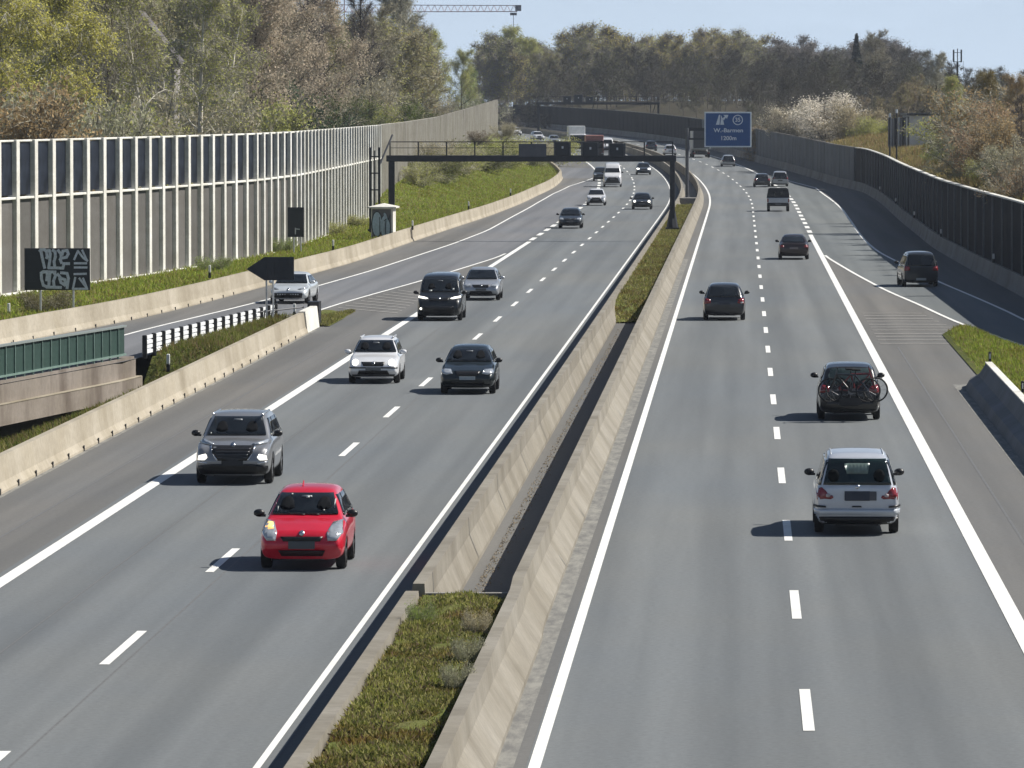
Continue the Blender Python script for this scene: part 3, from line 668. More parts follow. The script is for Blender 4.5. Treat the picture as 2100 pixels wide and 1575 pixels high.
# ------------------------------------------------------------------ gantries
def gantry(D, xl, xr, ybeam, depth_m, zl_base, zr_base, boxes, label, rail_to=1., base_flare=True, mat=STEEL_D, beam_h=.42, dy=0):
    a = at_d(xl, ybeam, D); b = at_d(xr, ybeam, D); z = a[2]; L = b[0]-a[0]
    root = empty('gantry', (a[0], D, zl_base)); tag(root, label, 'gantry'); Z = z - zl_base
    MB().box((L/2+.0, 0, Z), (L+.5, .55, beam_h), bev=.03).build('beam', mat, root)
    mb = MB(); mb.box((.1, 0, Z/2-.1), (.42, .5, Z-.2), bev=.03); mb.build('post', mat, root)
    zz = zr_base - zl_base; mb = MB(); mb.box((L, 0, (Z+zz)/2), (.34, .5, Z-zz-.1), bev=.03)
    if base_flare: mb.tube((L,0,zz), (L,0,zz+1.2), .42, .2, 8).box((L,0,zz+.04), (.9,.9,.1))
    mb.build('post', mat, root)
    n = int(L/1.78); rz = Z + beam_h/2
    for i in range(n+1):
        x = i*L/n; MB().box((x, -.24, rz+.46), (.09,.06,.92)).build('railing_post', mat, root)
    for hz in (.90, .50): MB().box((L/2, -.24, rz+hz), (L, .05, .06 if hz > .6 else .035)).build('rail', mat, root)
    MB().box((L/2, .24, rz+.9), (L, .05, .05)).build('rail', mat, root)
    for (bx, by, s_) in boxes:
        q = at_d(bx, by, D); x = q[0]-a[0]; zc = q[2]-zl_base
        MB().box((x, -.1, zc), (s_, .45, s_), bev=.03).build('signal_box', BACKP, root)
        MB().box((x, -.1, zc), (s_*1.24, .3, s_*1.02)).build('box_frame', STEEL_M, root)
        MB().box((x+.02, -.34, zc+.1*s_), (s_*.13,.02,s_*.17)).build('vent_plate', GALV, root)
    return root
g1 = gantry(374., 800, 1379, 325, .5, .5, .82, [(1153,305,.92),(1210,307,.98),(1265,308,.92)], 'dark steel sign gantry spanning the oncoming lanes, with three signal boxes')
# mesh panel and ladder with cage
q = at_d(1092, 308, 374.); MB().box((q[0]-g1.location.x, -.27, q[2]-.5), (1.85,.03,.85)).build('mesh_panel', flat('grey_mesh', (.08,.085,.10), .6), g1)
lad = empty('access_ladder', (at_d(768, 0, 369.)[0], 369., .5)); tag(lad, 'tall dark caged ladder standing left of the gantry foot', 'ladder')
for xx in (-.30, .30): MB().box((xx, 0, 3.0), (.13,.12,5.6)).build('stile', STEEL_D, lad)
MB().box((-.02, -.2, 3.0), (.1,.1,5.2)).build('stile', STEEL_D, lad)
for i in range(5): MB().box((0, -.05, .8+i*1.1), (.7,.3,.08)).build('cage_hoop', STEEL_D, lad)
MB().box((0,-.1,.35), (.9,.5,.14)).build('foot_plate', STEEL_D, lad)
mb = MB(); mb.tube((.3,0,4.6),(1.1,3.,6.6),.06,n=6); mb.build('brace', STEEL_D, lad)
gantry(940., 1103, 1350, 212, .5, g(940), g(940), [(1162.5,204,1.1),(1186,202,1.25),(1209,205,1.1)], 'distant dark gantry with three square signal boxes before the wood', base_flare=False)

# ------------------------------------------------------------------ delineator posts
dl_me = None
def delineator(x, y, z, label, h=.62):
    r_ = empty('delineator_post', (x, y, z)); tag(r_, label, 'delineator post', 'white and black delineator posts along the road')
    mb = MB(); mb.box((0,0,h*.72), (.12,.10,h*.56), bev=.02); mb.build('white_top', WHITEP, r_)
    MB().box((0,0,h*.22), (.13,.11,h*.44), bev=.02).build('black_band', BLACKP, r_)
dls = [((345,760),.0,'delineator post in the grass strip behind the foreground barrier'), ((18,650),.3,'delineator post before the noise wall at the left edge'),
       ((604,650),.0,'delineator post beside the arrow sign'), ((846,470),.9,'delineator post on the ramp barrier near the cabinet'),
       ((683,512),.7,'delineator post in the verge between the narrow sign and the cabinet'), ((961,428),.9,'delineator post at the foot of the green embankment'), ((430,568),.7,'delineator post in the verge below the noise wall, left of the arrow sign'),
       ((1047,400),.9,'farthest delineator post on the green embankment')]
for (px, py), z, lb in dls:
    x, D = at(px, py, z); delineator(x, D, g(D)+z-.05, lb)
for k, (D, nm) in enumerate(((292,'nearest'),(350,'second nearest'),(408,'middle'),(466,'second farthest'),(524,'farthest'))):
    x, y, z = P(uRB(D)+.05, D, .84); delineator(x, y, z, nm + ' delineator post on the shaded barrier under the right noise wall', .5)
for (px, py, lb) in ((2030,742,'black-edged delineator post on the nose of the right barrier'), (2097,806,'black-edged delineator post at the right picture edge')):
    D = (181 if px < 2050 else 160); x, y, z = at_d(px, py, D-2 if px < 2050 else 160)
    r_ = empty('delineator_post', (x, y, .86)); tag(r_, lb, 'delineator post')
    MB().box((0,0,.17), (.09,.07,.34), bev=.02).build('black_body', BLACKP, r_); MB().box((0,-.04,.2), (.04,.02,.16)).build('reflector', WHITEP, r_)
# ------------------------------------------------------------------ vehicles
def wheel_mesh():
    n = 22; prof = [(.0,-.085),(.20,-.095),(.235,-.10),(.30,-.10),(.325,-.085),(.332,-.04),(.332,.04),(.325,.085),(.30,.10),(.235,.10)]
    vs = []; fs = []
    for i in range(n):
        t = 2*math.pi*i/n
        for r, x in prof[2:]: vs.append((x, r*math.cos(t), r*math.sin(t)))
    k = len(prof)-2
    for i in range(n):
        for j in range(k-1): fs.append((i*k+j, i*k+j+1, ((i+1)%n)*k+j+1, ((i+1)%n)*k+j))
    me = bpy.data.meshes.new('tyre'); me.from_pydata(vs, [], fs); me.materials.append(TYRE); me.polygons.foreach_set('use_smooth', [True]*len(fs)); me.update()
    mb = MB(); mb.tube((-.07,0,0),(.07,0,0),.235,n=20)
    for s_ in (-1,1):
        for q in range(5):
            t = 2*math.pi*q/5; M = Matrix.Rotation(t, 4, 'X'); mb.box((s_*.078,0,.13), (.02,.055,.19), M=M)
        mb.tube((s_*.07,0,0),(s_*.09,0,0),.05,n=10)
    r = MB(); ob = mb.build('rim', RIM); m2 = ob.data; bpy.data.objects.remove(ob); return me, m2
TY, RI = wheel_mesh()
def ss(x): x = max(0., min(1., x)); return x*x*(3-2*x)
class Car:
    """body lofted from a side profile; glass, lamps and trims are cut to shape and laid on the body surface"""
    def __init__(s, L, W, H, top, belt, name, label, cat, mat, xy, rz, group=None, wheel=.325, wb=None, sub=2, tumble=.30, zlow=.19, z=None):
        s.L, s.W, s.H, s.name = L, W, H, name
        x, y = xy; s.root = empty(name, (x, y, g(y)+.012), rz); tag(s.root, label, cat, group)
        s.top = top; s.belt = belt; tt = [a for a, _ in top]; tz = [b for _, b in top]; bt = [a for a, _ in belt]; bz = [b for _, b in belt]
        pt = [0,.015,.05,.12,.3,.75,.93,.985,1]; pw = [.80,.88,.945,.985,1,1,.975,.93,.87]
        ts = sorted(set([0,.012,.035,.07,.11,.17,.24,.5,.62,.72,.82,.9,.955,.985,1.] + [a for a in tt if 0 < a < 1] + [ (tt[i]+tt[i+1])/2 for i in range(len(tt)-1) if tt[i+1]-tt[i] > .08]))
        ts = [t for i, t in enumerate(ts) if i == 0 or t - ts[i-1] > .008]
        bm = bmesh.new(); rows = []
        for t in ts:
            hw = W/2*np.interp(t, pt, pw); zt = float(np.interp(t, tt, tz)); zb = min(float(np.interp(t, bt, bz)), zt-.03)
            y_ = L/2 - t*L
            lo = zlow + .10*max(0, 1-t/.06) + .14*max(0, (t-.93)/.07)
            dz = zt - zb; gh = ss((dz-.06)/.3)
            wt = hw*(1-gh)*.86 + gh*(hw - .09 - tumble*dz*.62)
            wt = min(wt, hw-.07)
            pts = [(0, lo), (hw*.82, lo), (hw*.97, lo+.10), (hw, lo+(zb-lo)*.45), (hw*.995, lo+(zb-lo)*.75), (hw-.035, zb-.02), (hw-.075-.02*gh, zb+.02*gh),
                   (wt+.015*gh, zt-.07*gh-.015), (wt-.07, zt-.012), (wt*.55, zt+.012), (0, zt+.02)]
            q_ = []
            for px, pz in pts:
                zr = (pz-lo)/(zt-lo); yo = 0.
                if t < .05: yo = -(.16*max(0, .42-zr)/.42 + .05*max(0, zr-.7)/.3)*(1-t/.05) 
                if t > .96: yo = .12*max(0, .35-zr)/.35*((t-.96)/.04)
                q_.append((px, y_+yo, pz))
            rows.append(q_)
        k = len(rows[0]); vv = []
        for r_ in rows:
            full = [(-px, py, pz) for px, py, pz in reversed(r_[1:])]  # left from near top ... to low
            ring = r_ + [(-px, py, pz) for px, py, pz in reversed(r_[1:-1])]
            vv.append([bm.verts.new(p) for p in ring])
        n = len(vv[0])
        for a, b in zip(vv, vv[1:]):
            for j in range(n): bm.faces.new((a[j], a[(j+1)%n], b[(j+1)%n], b[j]))
        bm.faces.new(list(reversed(vv[0]))); bm.faces.new(vv[-1])
        # triangulate-free end caps: grid fill by poke
        bmesh.ops.recalc_face_normals(bm, faces=bm.faces[:])
        me = bpy.data.meshes.new('body'); bm.to_mesh(me); bm.free(); me.materials.append(mat)
        o = link('body', me, s.root); m = o.modifiers.new('s', 'SUBSURF'); m.levels = m.render_levels = sub
        wb = wb or L*.585; s.wr = wheel; s.yf = L/2 - L*.195; s.yr = s.yf - wb
        cut = MB()
        for yy in (s.yf, s.yr): cut.tube((-W, yy, wheel), (W, yy, wheel), wheel+.055, n=20)
        co = cut.build('cut', BLACKTRIM); co.parent = s.root; bm_ = o.modifiers.new('b', 'BOOLEAN'); bm_.object = co; bm_.operation = 'DIFFERENCE'; bm_.solver = 'EXACT'
        # surface for ray casting, before the arches are cut
        bm_.show_viewport = False; bpy.context.view_layer.update(); dg = bpy.context.evaluated_depsgraph_get()
        pre = bpy.data.meshes.new_from_object(o.evaluated_get(dg)); s.bvh = BVHTree.FromPolygons([v.co.copy() for v in pre.vertices], [tuple(p.vertices) for p in pre.polygons]); bpy.data.meshes.remove(pre)
        bm_.show_viewport = True; bpy.context.view_layer.update(); dg = bpy.context.evaluated_depsgraph_get()
        fin = bpy.data.meshes.new_from_object(o.evaluated_get(dg)); o.modifiers.clear(); o.data = fin; bpy.data.objects.remove(co)
        fin.polygons.foreach_set('use_smooth', [True]*len(fin.polygons)); fin.update(); s.body = o
        MB().box((0, 0, .38), (W*.80, L*.86, .28)).box((0,0,.30),(W*.5,L*.9,.2)).build('underbody', BLACKTRIM, s.root)
        for yy in (s.yf, s.yr):
            for sx in (-1, 1):
                we = bpy.data.objects.new('wheel', None); COL.objects.link(we); we.parent = s.root; we.location = (sx*(W/2-.115), yy, wheel); k_ = wheel/.332; we.scale = (1, k_, k_)
                link('tyre', TY, we); link('rim', RI, we)
    def lay(s, name, mat, poly, axis, sub=3, off=.014, mirror=False, parent=None, skirt=.04):
        """poly in (a,z): axis 'F' front, 'B' rear (a=x), 'R'/'L' sides (a=y), 'T' top (a=x, z=y)"""
        outs = []
        for sg in ((1, -1) if mirror else (1,)):
            bm = bmesh.new(); vs = []
            n = len(poly); dense = []
            for i in range(n):
                p, q = poly[i], poly[(i+1)%n]; L_ = math.dist(p, q); c = max(1, min(12, int(L_/.07)))
                dense += [(p[0]+(q[0]-p[0])*j/c, p[1]+(q[1]-p[1])*j/c) for j in range(c)]
            for a, z in dense:
                a *= sg
                vs.append(bm.verts.new((a, 0, z) if axis in 'FB' else ((0, a, z) if axis in 'RL' else (a, z, 0))))
            bm.faces.new(vs); bmesh.ops.triangulate(bm, faces=bm.faces[:], quad_method='BEAUTY', ngon_method='BEAUTY')
            for _ in range(4):
                ed = [e for e in bm.edges if e.calc_length() > (.12 if n > 3 else .12)]
                if not ed: break
                bmesh.ops.subdivide_edges(bm, edges=ed, cuts=1); bmesh.ops.triangulate(bm, faces=[f for f in bm.faces if len(f.verts) > 3])
            be = [e for e in bm.edges if e.is_boundary]
            org = {'F': lambda c: (Vector((c.x, 6, c.z)), Vector((0,-1,0))), 'B': lambda c: (Vector((c.x,-6,c.z)), Vector((0,1,0))),
                   'R': lambda c: (Vector((3,c.y,c.z)), Vector((-1,0,0))), 'L': lambda c: (Vector((-3,c.y,c.z)), Vector((1,0,0))), 'T': lambda c: (Vector((c.x,c.y,4)), Vector((0,0,-1)))}[axis]
            last = None
            for v in bm.verts:
                o_, d_ = org(v.co); h = s.bvh.ray_cast(o_, d_)
                if h[0] is None:
                    h2 = s.bvh.find_nearest(o_ + d_*4); v.co = h2[0]; nn = -d_
                else:
                    nn = h[1]; nn = nn if nn.dot(d_) < 0 else -nn
                    v.co = h[0] + (nn*.6 - d_*.4).normalized()*max(off, .018)
            r_ = bmesh.ops.extrude_edge_only(bm, edges=be); dd = org(Vector((0,0,0)))[1]
            for v in [e for e in r_['geom'] if isinstance(e, bmesh.types.BMVert)]: v.co += dd*skirt
            bmesh.ops.recalc_face_normals(bm, faces=bm.faces[:])
            me = bpy.data.meshes.new(name); bm.to_mesh(me); bm.free(); me.materials.append(mat)
            me.polygons.foreach_set('use_smooth', [True]*len(me.polygons)); me.update()
            outs.append(link(name, me, parent or s.root))
        return outs
    def side_windows(s, t0, t1, z0, z1, pill=(.5,), slant=(.14,.08), mat=None):
        mat = mat or GLASS; L = s.L; edges = [t0] + list(pill) + [t1]
        for sd in 'RL':
            for i in range(len(edges)-1):
                a, b = edges[i]+.006, edges[i+1]-.006; ya, yb = L/2-a*L, L/2-b*L
                sl = slant[0]*L if i == 0 else .01; sr = slant[1]*L if i == len(edges)-2 else .01
                s.lay('side_window', mat, [(ya, z0), (ya-sl, z1), (yb+sr, z1), (yb, z0)], sd, 2)
    def mirrors(s, t, z, mat=BLACKTRIM):
        y = s.L/2 - t*s.L
        for sx in (-1, 1):
            mb = MB(); bm = bmesh.new(); bmesh.ops.create_icosphere(bm, subdivisions=2, radius=1)
            for v in bm.verts: v.co = Vector((v.co.x*.115, v.co.y*.07, v.co.z*.08))
            me = bpy.data.meshes.new('mirror'); bm.to_mesh(me); bm.free(); me.materials.append(mat); me.polygons.foreach_set('use_smooth', [True]*len(me.polygons)); 
            o = link('mirror', me, s.root, (sx*(s.W/2+.07), y, z+.05))
            MB().box((sx*(s.W/2-.0), y, z), (.12,.05,.05)).build('mirror_arm', BLACKTRIM, s.root)
    def plate(s, end, z, mat=None, w=.50, h=.11, x=0.):
        sg = 1 if end == 'F' else -1; ys_ = []
        for px in (x-w/2, x, x+w/2):
            for pz in (z-h/2, z+h/2):
                q = s.bvh.ray_cast(Vector((px, 6*sg, pz)), Vector((0, -sg, 0)))
                if q[0] is not None: ys_.append(q[0].y*sg)
        MB().box((x, sg*(max(ys_ or [s.L/2])+.012), z), (w, .02, h), bev=.004).build('number_plate', mat or PLATE, s.root)
    def wipers(s, zc):
        pass
def poly(*a): return list(a)
def mk(kind, name, label, mat, front_px, away, group=None, W=1.78, H=1.50, L=4.2, z0=0., **k):
    """front_px: where the near end of the vehicle stands in the survey; away: drives away from us"""
    x, D = at(front_px[0], front_px[1]); D += L/2; x = x + (L/2)*slope(D) if k.pop('_', True) else x
    hd = -math.atan(k.pop('hd', slope(D))); rz = hd if away else math.pi + hd
    T = KINDS[kind]; top = [(a, b*H) for a, b in T['top']]; belt = [(a, b*H) for a, b in T['belt']]
    return Car(L, W, H, top, belt, name, label, T['cat'], mat, (x, D), rz, group, wheel=T['wheel'], tumble=T.get('tumble',.5), **k)
KINDS = {
 'hatch': dict(cat='car', wheel=.30, tumble=.55, top=[(0,.40),(.015,.455),(.05,.50),(.14,.575),(.25,.635),(.44,.955),(.50,.985),(.65,1.),(.80,.985),(.90,.945),(.975,.66),(.99,.60),(1,.45)], belt=[(0,.40),(.05,.48),(.14,.545),(.25,.60),(.6,.625),(.9,.66),(1,.55)]),
 'sedan': dict(cat='car', wheel=.31, tumble=.6, top=[(0,.38),(.012,.43),(.05,.48),(.14,.555),(.27,.62),(.44,.95),(.50,.985),(.62,1.),(.72,.96),(.86,.70),(.97,.66),(.985,.60),(1,.45)], belt=[(0,.38),(.05,.46),(.14,.52),(.27,.59),(.6,.61),(.86,.66),(1,.55)]),
 'wagon': dict(cat='car', wheel=.30, tumble=.5, top=[(0,.38),(.015,.44),(.05,.49),(.14,.57),(.27,.625),(.43,.955),(.50,.985),(.65,1.),(.86,.985),(.94,.93),(.985,.63),(1,.45)], belt=[(0,.38),(.05,.47),(.14,.53),(.27,.595),(.6,.61),(.95,.63),(1,.55)]),
 'suv': dict(cat='car', wheel=.36, tumble=.42, top=[(0,.42),(.012,.50),(.045,.55),(.14,.61),(.25,.645),(.41,.95),(.48,.985),(.62,1.),(.80,.985),(.91,.94),(.975,.66),(.99,.60),(1,.45)], belt=[(0,.42),(.045,.52),(.14,.585),(.25,.615),(.6,.635),(.92,.68),(1,.55)]),
 'mpv': dict(cat='car', wheel=.33, tumble=.38, top=[(0,.38),(.012,.44),(.05,.49),(.13,.56),(.22,.62),(.40,.94),(.47,.98),(.65,1.),(.88,.985),(.945,.94),(.985,.62),(.993,.56),(1,.40)], belt=[(0,.38),(.05,.47),(.13,.53),(.22,.575),(.6,.595),(.95,.615),(1,.5)]),
 'van': dict(cat='van', wheel=.34, tumble=.22, top=[(0,.34),(.012,.42),(.04,.475),(.10,.53),(.17,.58),(.29,.90),(.34,.96),(.5,.99),(.8,1.),(.95,.985),(.985,.93),(1,.75)], belt=[(0,.34),(.04,.45),(.10,.50),(.17,.545),(.6,.57),(.95,.57),(1,.5)]),
}
def front(c, k, hood=.64, ws=(.63,.93), wsw=(.80,.62), lamp='std', lit=False, grille=True, plate=True, intake=True, det=True, platemat=None, zl=.46, lamph=.13, lampmat=None, scr=None):
    """standard front end in fractions of height / half width"""
    H, hw = c.H, c.W/2; wb_, wt_ = hw*wsw[0], hw*wsw[1]
    ws = (ws[0]+.018, ws[1])
    c.lay('windscreen', GLASS, [(-wb_, ws[0]*H), (wb_, ws[0]*H), (wb_*.97+wt_*.03, ws[0]*H+.04), (wt_, ws[1]*H), (-wt_, ws[1]*H), (-wb_*.97-wt_*.03, ws[0]*H+.04)], 'F', 3)
    z = zl*H; m = lampmat or (LAMPON if lit else LAMP)
    L_ = {'std': [(hw*.52,z-.02),(hw*.60,z+lamph*.9),(hw*.90,z+lamph),(hw*.93,z-.01),(hw*.75,z-.05)], 'round': [(hw*.70+.105*math.cos(t), z+.04+.095*math.sin(t)) for t in [i*math.pi/6 for i in range(12)]],
          'slit': [(hw*.48,z+.02),(hw*.62,z+.07),(hw*.92,z+.12),(hw*.93,z+.05),(hw*.60,z-.0)], 'tall': [(hw*.60,z-.12),(hw*.57,z+.03),(hw*.68,z+.20),(hw*.88,z+.24),(hw*.93,z+.02),(hw*.80,z-.12)]}[lamp]
    c.lay('headlight', m, L_, 'F', 2, .012, True)
    if grille: c.lay('grille', BLACKTRIM, [(-hw*.46,z+.06),(hw*.46,z+.06),(hw*.38,z-.07),(-hw*.38,z-.07)], 'F', 2, .008)
    if intake: c.lay('air_intake', BLACKTRIM, [(-hw*.62,.20*H+.02),(hw*.62,.20*H+.02),(hw*.55,.30*H),(-hw*.55,.30*H)], 'F', 2, .008)
    if plate: c.plate('F', z-.15, platemat)
    if c.W and grille and plate: c.lay('lower_lip', BLACKTRIM, [(-hw*.80,.17*H),(hw*.80,.17*H),(hw*.84,.21*H),(-hw*.84,.21*H)], 'F', 1, .012)
    if det:
        c.lay('emblem', CHROME, [(.055*math.cos(t), z+.02+.05*math.sin(t)) for t in [i*math.pi/5 for i in range(10)]], 'F', 1, .02)
def rear(c, win=(.62,.92), ww=(.74,.60), zl=.52, lamph=.18, platez=.40, platemat=None, bump=True, tailmat=None, lw=(.62,.93), glass=None):
    H, hw = c.H, c.W/2
    c.lay('rear_window', glass or GLASS, [(-hw*ww[0], win[0]*H),(hw*ww[0], win[0]*H),(hw*ww[1], win[1]*H),(-hw*ww[1], win[1]*H)], 'B', 3)
    z = zl*H
    c.lay('tail_light', tailmat or TAIL, [(hw*lw[0],z-.04),(hw*lw[0]+.03,z+lamph*.6),(hw*lw[1]*.97,z+lamph),(hw*lw[1],z-.08)], 'B', 2, .012, True)
    c.plate('B', platez*H, platemat)
    if bump: c.lay('bumper_trim', BLACKTRIM, [(-hw*.88,.15*H),(hw*.88,.15*H),(hw*.86,.20*H),(-hw*.86,.20*H)], 'B', 1, .008)

# --- oncoming carriageway, nearest first
c = mk('hatch', 'small_car', 'small bright red hatchback, nearest car on the oncoming side', paint('paint_red', (.60,.010,.032), .1), (618,1172), False, W=1.70, H=1.53, L=3.75)
front(c, 1, ws=(.655,.925), wsw=(.76,.60), lamp='tall', zl=.46, grille=False, intake=False, plate=False)
hw = c.W/2
c.lay('grille', BLACKTRIM, [(-.42,.66),(.42,.66),(.36,.57),(-.36,.57)], 'F', 2, .006)
c.lay('air_intake', flat('dark_red_mesh', (.03,.004,.006), .6), [(-.46,.40),(.46,.40),(.40,.28),(-.40,.28)], 'F', 2, .006)
c.plate('F', .50, flat('plate_grey', (.085,.09,.095), .6, var=.03), .52, .15)
c.lay('indicator', AMBER, [(.56,.80),(.60,.90),(.70,.91),(.74,.82),(.66,.78)], 'F', 1, .02)
c.side_windows(.33, .92, 1.0, 1.38, (.55,.78), (.10,.07)); c.mirrors(.30, 1.0)
MB().tube((.12,-.1,1.52),(.12,-.28,1.62),.02,.012,6).build('antenna', c.body.data.materials[0], c.root)
for xx in (-.28, .0): c.lay('wiper', BLACKTRIM, [(xx,1.02),(xx+.42,1.035),(xx+.42,1.05),(xx,1.035)], 'F', 1, .014)

SEAT = flat('cabin_seat', (.010,.011,.013), .9, spec=.05); PALE = flat('cabin_pale', (.42,.44,.42), .4, var=.3, scale=14); MIRG = flat('cabin_mirror', (.16,.17,.18), .3)
def cabin(c, z0, z1, seats=True, pale=(), off=.024):
    if seats:
        for xx in (-.36, .36):
            c.lay('headrest', SEAT, [(xx+.13*math.cos(t)*(1.25 if math.sin(t) < 0 else 1), z0+.12+(.15 if math.sin(t) > 0 else .10)*math.sin(t)) for t in [i*math.pi/7 for i in range(14)]], 'F', 1, off)
    c.lay('rear_view_mirror', MIRG, [(-.11,z1-.075),(.11,z1-.07),(.10,z1-.03),(-.10,z1-.035)], 'F', 1, off)
    for (a, b, w_, h_) in pale: c.lay('sticker_and_sunlit_patch', PALE, [(a-w_,b-h_),(a+w_*.8,b-h_*.9),(a+w_,b+h_*.8),(a-w_*.9,b+h_)], 'F', 1, off+.004)  # pale patches: stickers plus sunlit cabin spots painted onto the glass
cabin(c, 1.08, 1.40, True, [(-.02,1.335,.035,.022),(.30,1.385,.022,.014),(-.36,1.10,.02,.012),(.55,1.12,.012,.05),(-.56,1.22,.012,.09)])
c = mk('suv', 'off_road_car', 'grey sport utility car with lit headlamps, behind the red hatchback', paint('paint_grey', (.25,.255,.265), .4), (476,996), False, W=1.85, H=1.65, L=4.48)
front(c, 1, ws=(.665,.935), wsw=(.77,.62), lamp='slit', zl=.565, lamph=.10, grille=False, intake=False, plate=False)
c.lay('grille', BLACKTRIM, [(-.55,.93),(.55,.93),(.50,.80),(.34,.58),(-.34,.58),(-.50,.80)], 'F', 2, .008)
for i in range(4): c.lay('grille_bar', flat('grille_bar', (.09,.09,.10), .3, .6), [(-.44+.03*i,.87-.07*i),(.44-.03*i,.87-.07*i),(.44-.03*i,.855-.07*i),(-.44+.03*i,.855-.07*i)], 'F', 1, .02)
c.lay('grille_trim', CHROME, [(.50,.92),(.56,.92),(.40,.60),(.34,.58),(.49,.78)], 'F', 1, .02, True)
c.lay('fog_light', LAMPON, [(.60,.66),(.64,.74),(.80,.70),(.82,.60),(.66,.60)], 'F', 1, .02, True)
c.lay('lower_bumper', BLACKTRIM, [(-.84,.26),(.84,.26),(.84,.46),(.50,.50),(-.50,.50),(-.84,.46)], 'F', 2, .010)
c.lay('skid_trim', CHROME, [(.60,.50),(.84,.54),(.84,.57),(.60,.54)], 'F', 1, .02, True)
c.plate('F', .56, flat('plate_dark', (.02,.022,.026), .6, var=.03), .52, .20)
c.side_windows(.32, .90, 1.10, 1.50, (.54,.76), (.10,.06)); c.mirrors(.30, 1.12)
for sx in (-1,1): MB().box((sx*.60,-.3,1.615), (.05,1.9,.05), bev=.01).build('roof_rail', CHROME, c.root)

cabin(c, 1.17, 1.52, True, [(.62,1.16,.014,.02)])
c = mk('wagon', 'estate_car', 'white estate car with round lit headlamps and roof rails, beside the solid line', paint('paint_white', (.70,.71,.73), .1), (765,788), False, W=1.69, H=1.46, L=4.2)
front(c, 1, ws=(.655,.925), lamp='round', lit=True, zl=.44, platemat=flat('plate_mid', (.14,.145,.15), .6, var=.03))
c.lay('bumper_strip', BLACKTRIM, [(-.78,.54),(.78,.54),(.78,.50),(-.78,.50)], 'F', 1, .006)
c.side_windows(.33, .96, .95, 1.33, (.55,.76), (.10,.03)); c.mirrors(.30, .95, paint('paint_white', (0,0,0)))
for sx in (-1,1): MB().box((sx*.53,-.7,1.445), (.045,1.7,.05), bev=.01).build('roof_rail', GALV, c.root)

cabin(c, 1.02, 1.32)
c = mk('hatch', 'compact_car', 'black green compact hatchback with pale number plate, in the fast lane', paint('paint_blackgreen', (.012,.018,.018), .3), (958,810), False, W=1.75, H=1.47, L=4.2)
front(c, 1, ws=(.655,.925), lamp='std', zl=.45, platemat=PLATEL, det=False); c.side_windows(.33, .92, .97, 1.33, (.55,.78), (.10,.07)); c.mirrors(.30, .98)

cabin(c, 1.04, 1.34)
c = mk('van', 'delivery_van', 'black van with lit headlamps straddling the solid line', paint('paint_black', (.012,.013,.013), .2), (900,659), False, W=1.91, H=1.95, L=4.9)
front(c, 1, ws=(.60,.90), wsw=(.84,.72), lamp='slit', zl=.47, grille=True, plate=False, lit=True)
c.lay('lower_grille', BLACKTRIM, [(-.7,.30),(.7,.30),(.6,.62),(-.6,.62)], 'F', 2, .008); c.lay('fog_light', LAMPON, [(.76+.05*math.cos(t), .52+.05*math.sin(t)) for t in [i*math.pi/4 for i in range(8)]], 'F', 1, .015)
c.side_windows(.22, .50, 1.16, 1.70, (), (.07,.0)); c.mirrors(.22, 1.12)

cabin(c, 1.28, 1.70, True, [(.40,1.24,.07,.03),(-.55,1.30,.05,.04)])
c = mk('hatch', 'compact_car', 'silver compact car half hidden behind the black van', paint('paint_silver', (.42,.44,.47), .5), (986,617), False, W=1.76, H=1.48, L=4.3)
front(c, 1, lamp='std', zl=.45, platemat=PLATE); c.side_windows(.33, .92, .97, 1.33, (.55,.78), (.10,.07)); c.mirrors(.30, .98, paint('paint_silver', (0,0,0)))

c = mk('sedan', 'coupe', 'white coupe with wide dark grille on the exit ramp, behind the arrow sign', paint('paint_pearl', (.66,.70,.72), .3), (596,624), False, W=1.80, H=1.40, L=4.5, hd=.10)
front(c, 1, lamp='slit', zl=.46, grille=False, intake=False, plate=False); c.lay('grille', BLACKTRIM, [(-.70,.50),(.70,.50),(.62,.28),(-.62,.28)], 'F', 2, .01)
c.side_windows(.35, .84, .92, 1.24, (.60,), (.10,.14)); c.mirrors(.31, .92, paint('paint_pearl', (0,0,0)))

c = mk('hatch', 'compact_car', 'dark grey car crossing the block dashes under the gantry', paint('paint_anthracite', (.035,.042,.048), .4), (1169,469), False, W=1.77, H=1.48, L=4.3)
front(c, 1, lamp='std', zl=.45); c.side_windows(.33, .92, .97, 1.33, (.55,.78), (.10,.07)); c.mirrors(.30, .98)
c = mk('hatch', 'compact_car', 'white hatchback with dark grille following the dark grey car', paint('paint_white', (0,0,0)), (1222,422), False, W=1.75, H=1.48, L=4.2)
front(c, 1, lamp='std', zl=.45); c.lay('grille', BLACKTRIM, [(-.45,.62),(.45,.62),(.60,.30),(-.60,.30)], 'F', 1, .014)
c = mk('van', 'delivery_van', 'tall white delivery van with black grille beyond the gantry beam', paint('paint_white', (0,0,0)), (1256,384), False, W=1.98, H=2.55, L=5.5)
front(c, 1, ws=(.58,.78), wsw=(.80,.72), lamp='slit', zl=.38); c.lay('grille', BLACKTRIM, [(-.55,.95),(.55,.95),(.80,.42),(-.80,.42)], 'F', 1, .014); c.mirrors(.2, 1.5)
c = mk('hatch', 'compact_car', 'dark car half hidden left of the white delivery van', paint('paint_anthracite', (0,0,0)), (1232,372), False, W=1.75, H=1.55, L=4.2)
front(c, 1, lamp='std', zl=.45, det=False)
c = mk('sedan', 'coupe', 'black car with round bright headlamps in the fast lane near the gantry', paint('paint_black', (0,0,0)), (1316,430), False, W=1.78, H=1.42, L=4.4)
front(c, 1, lamp='round', lit=True, zl=.46); c.mirrors(.31, .92)
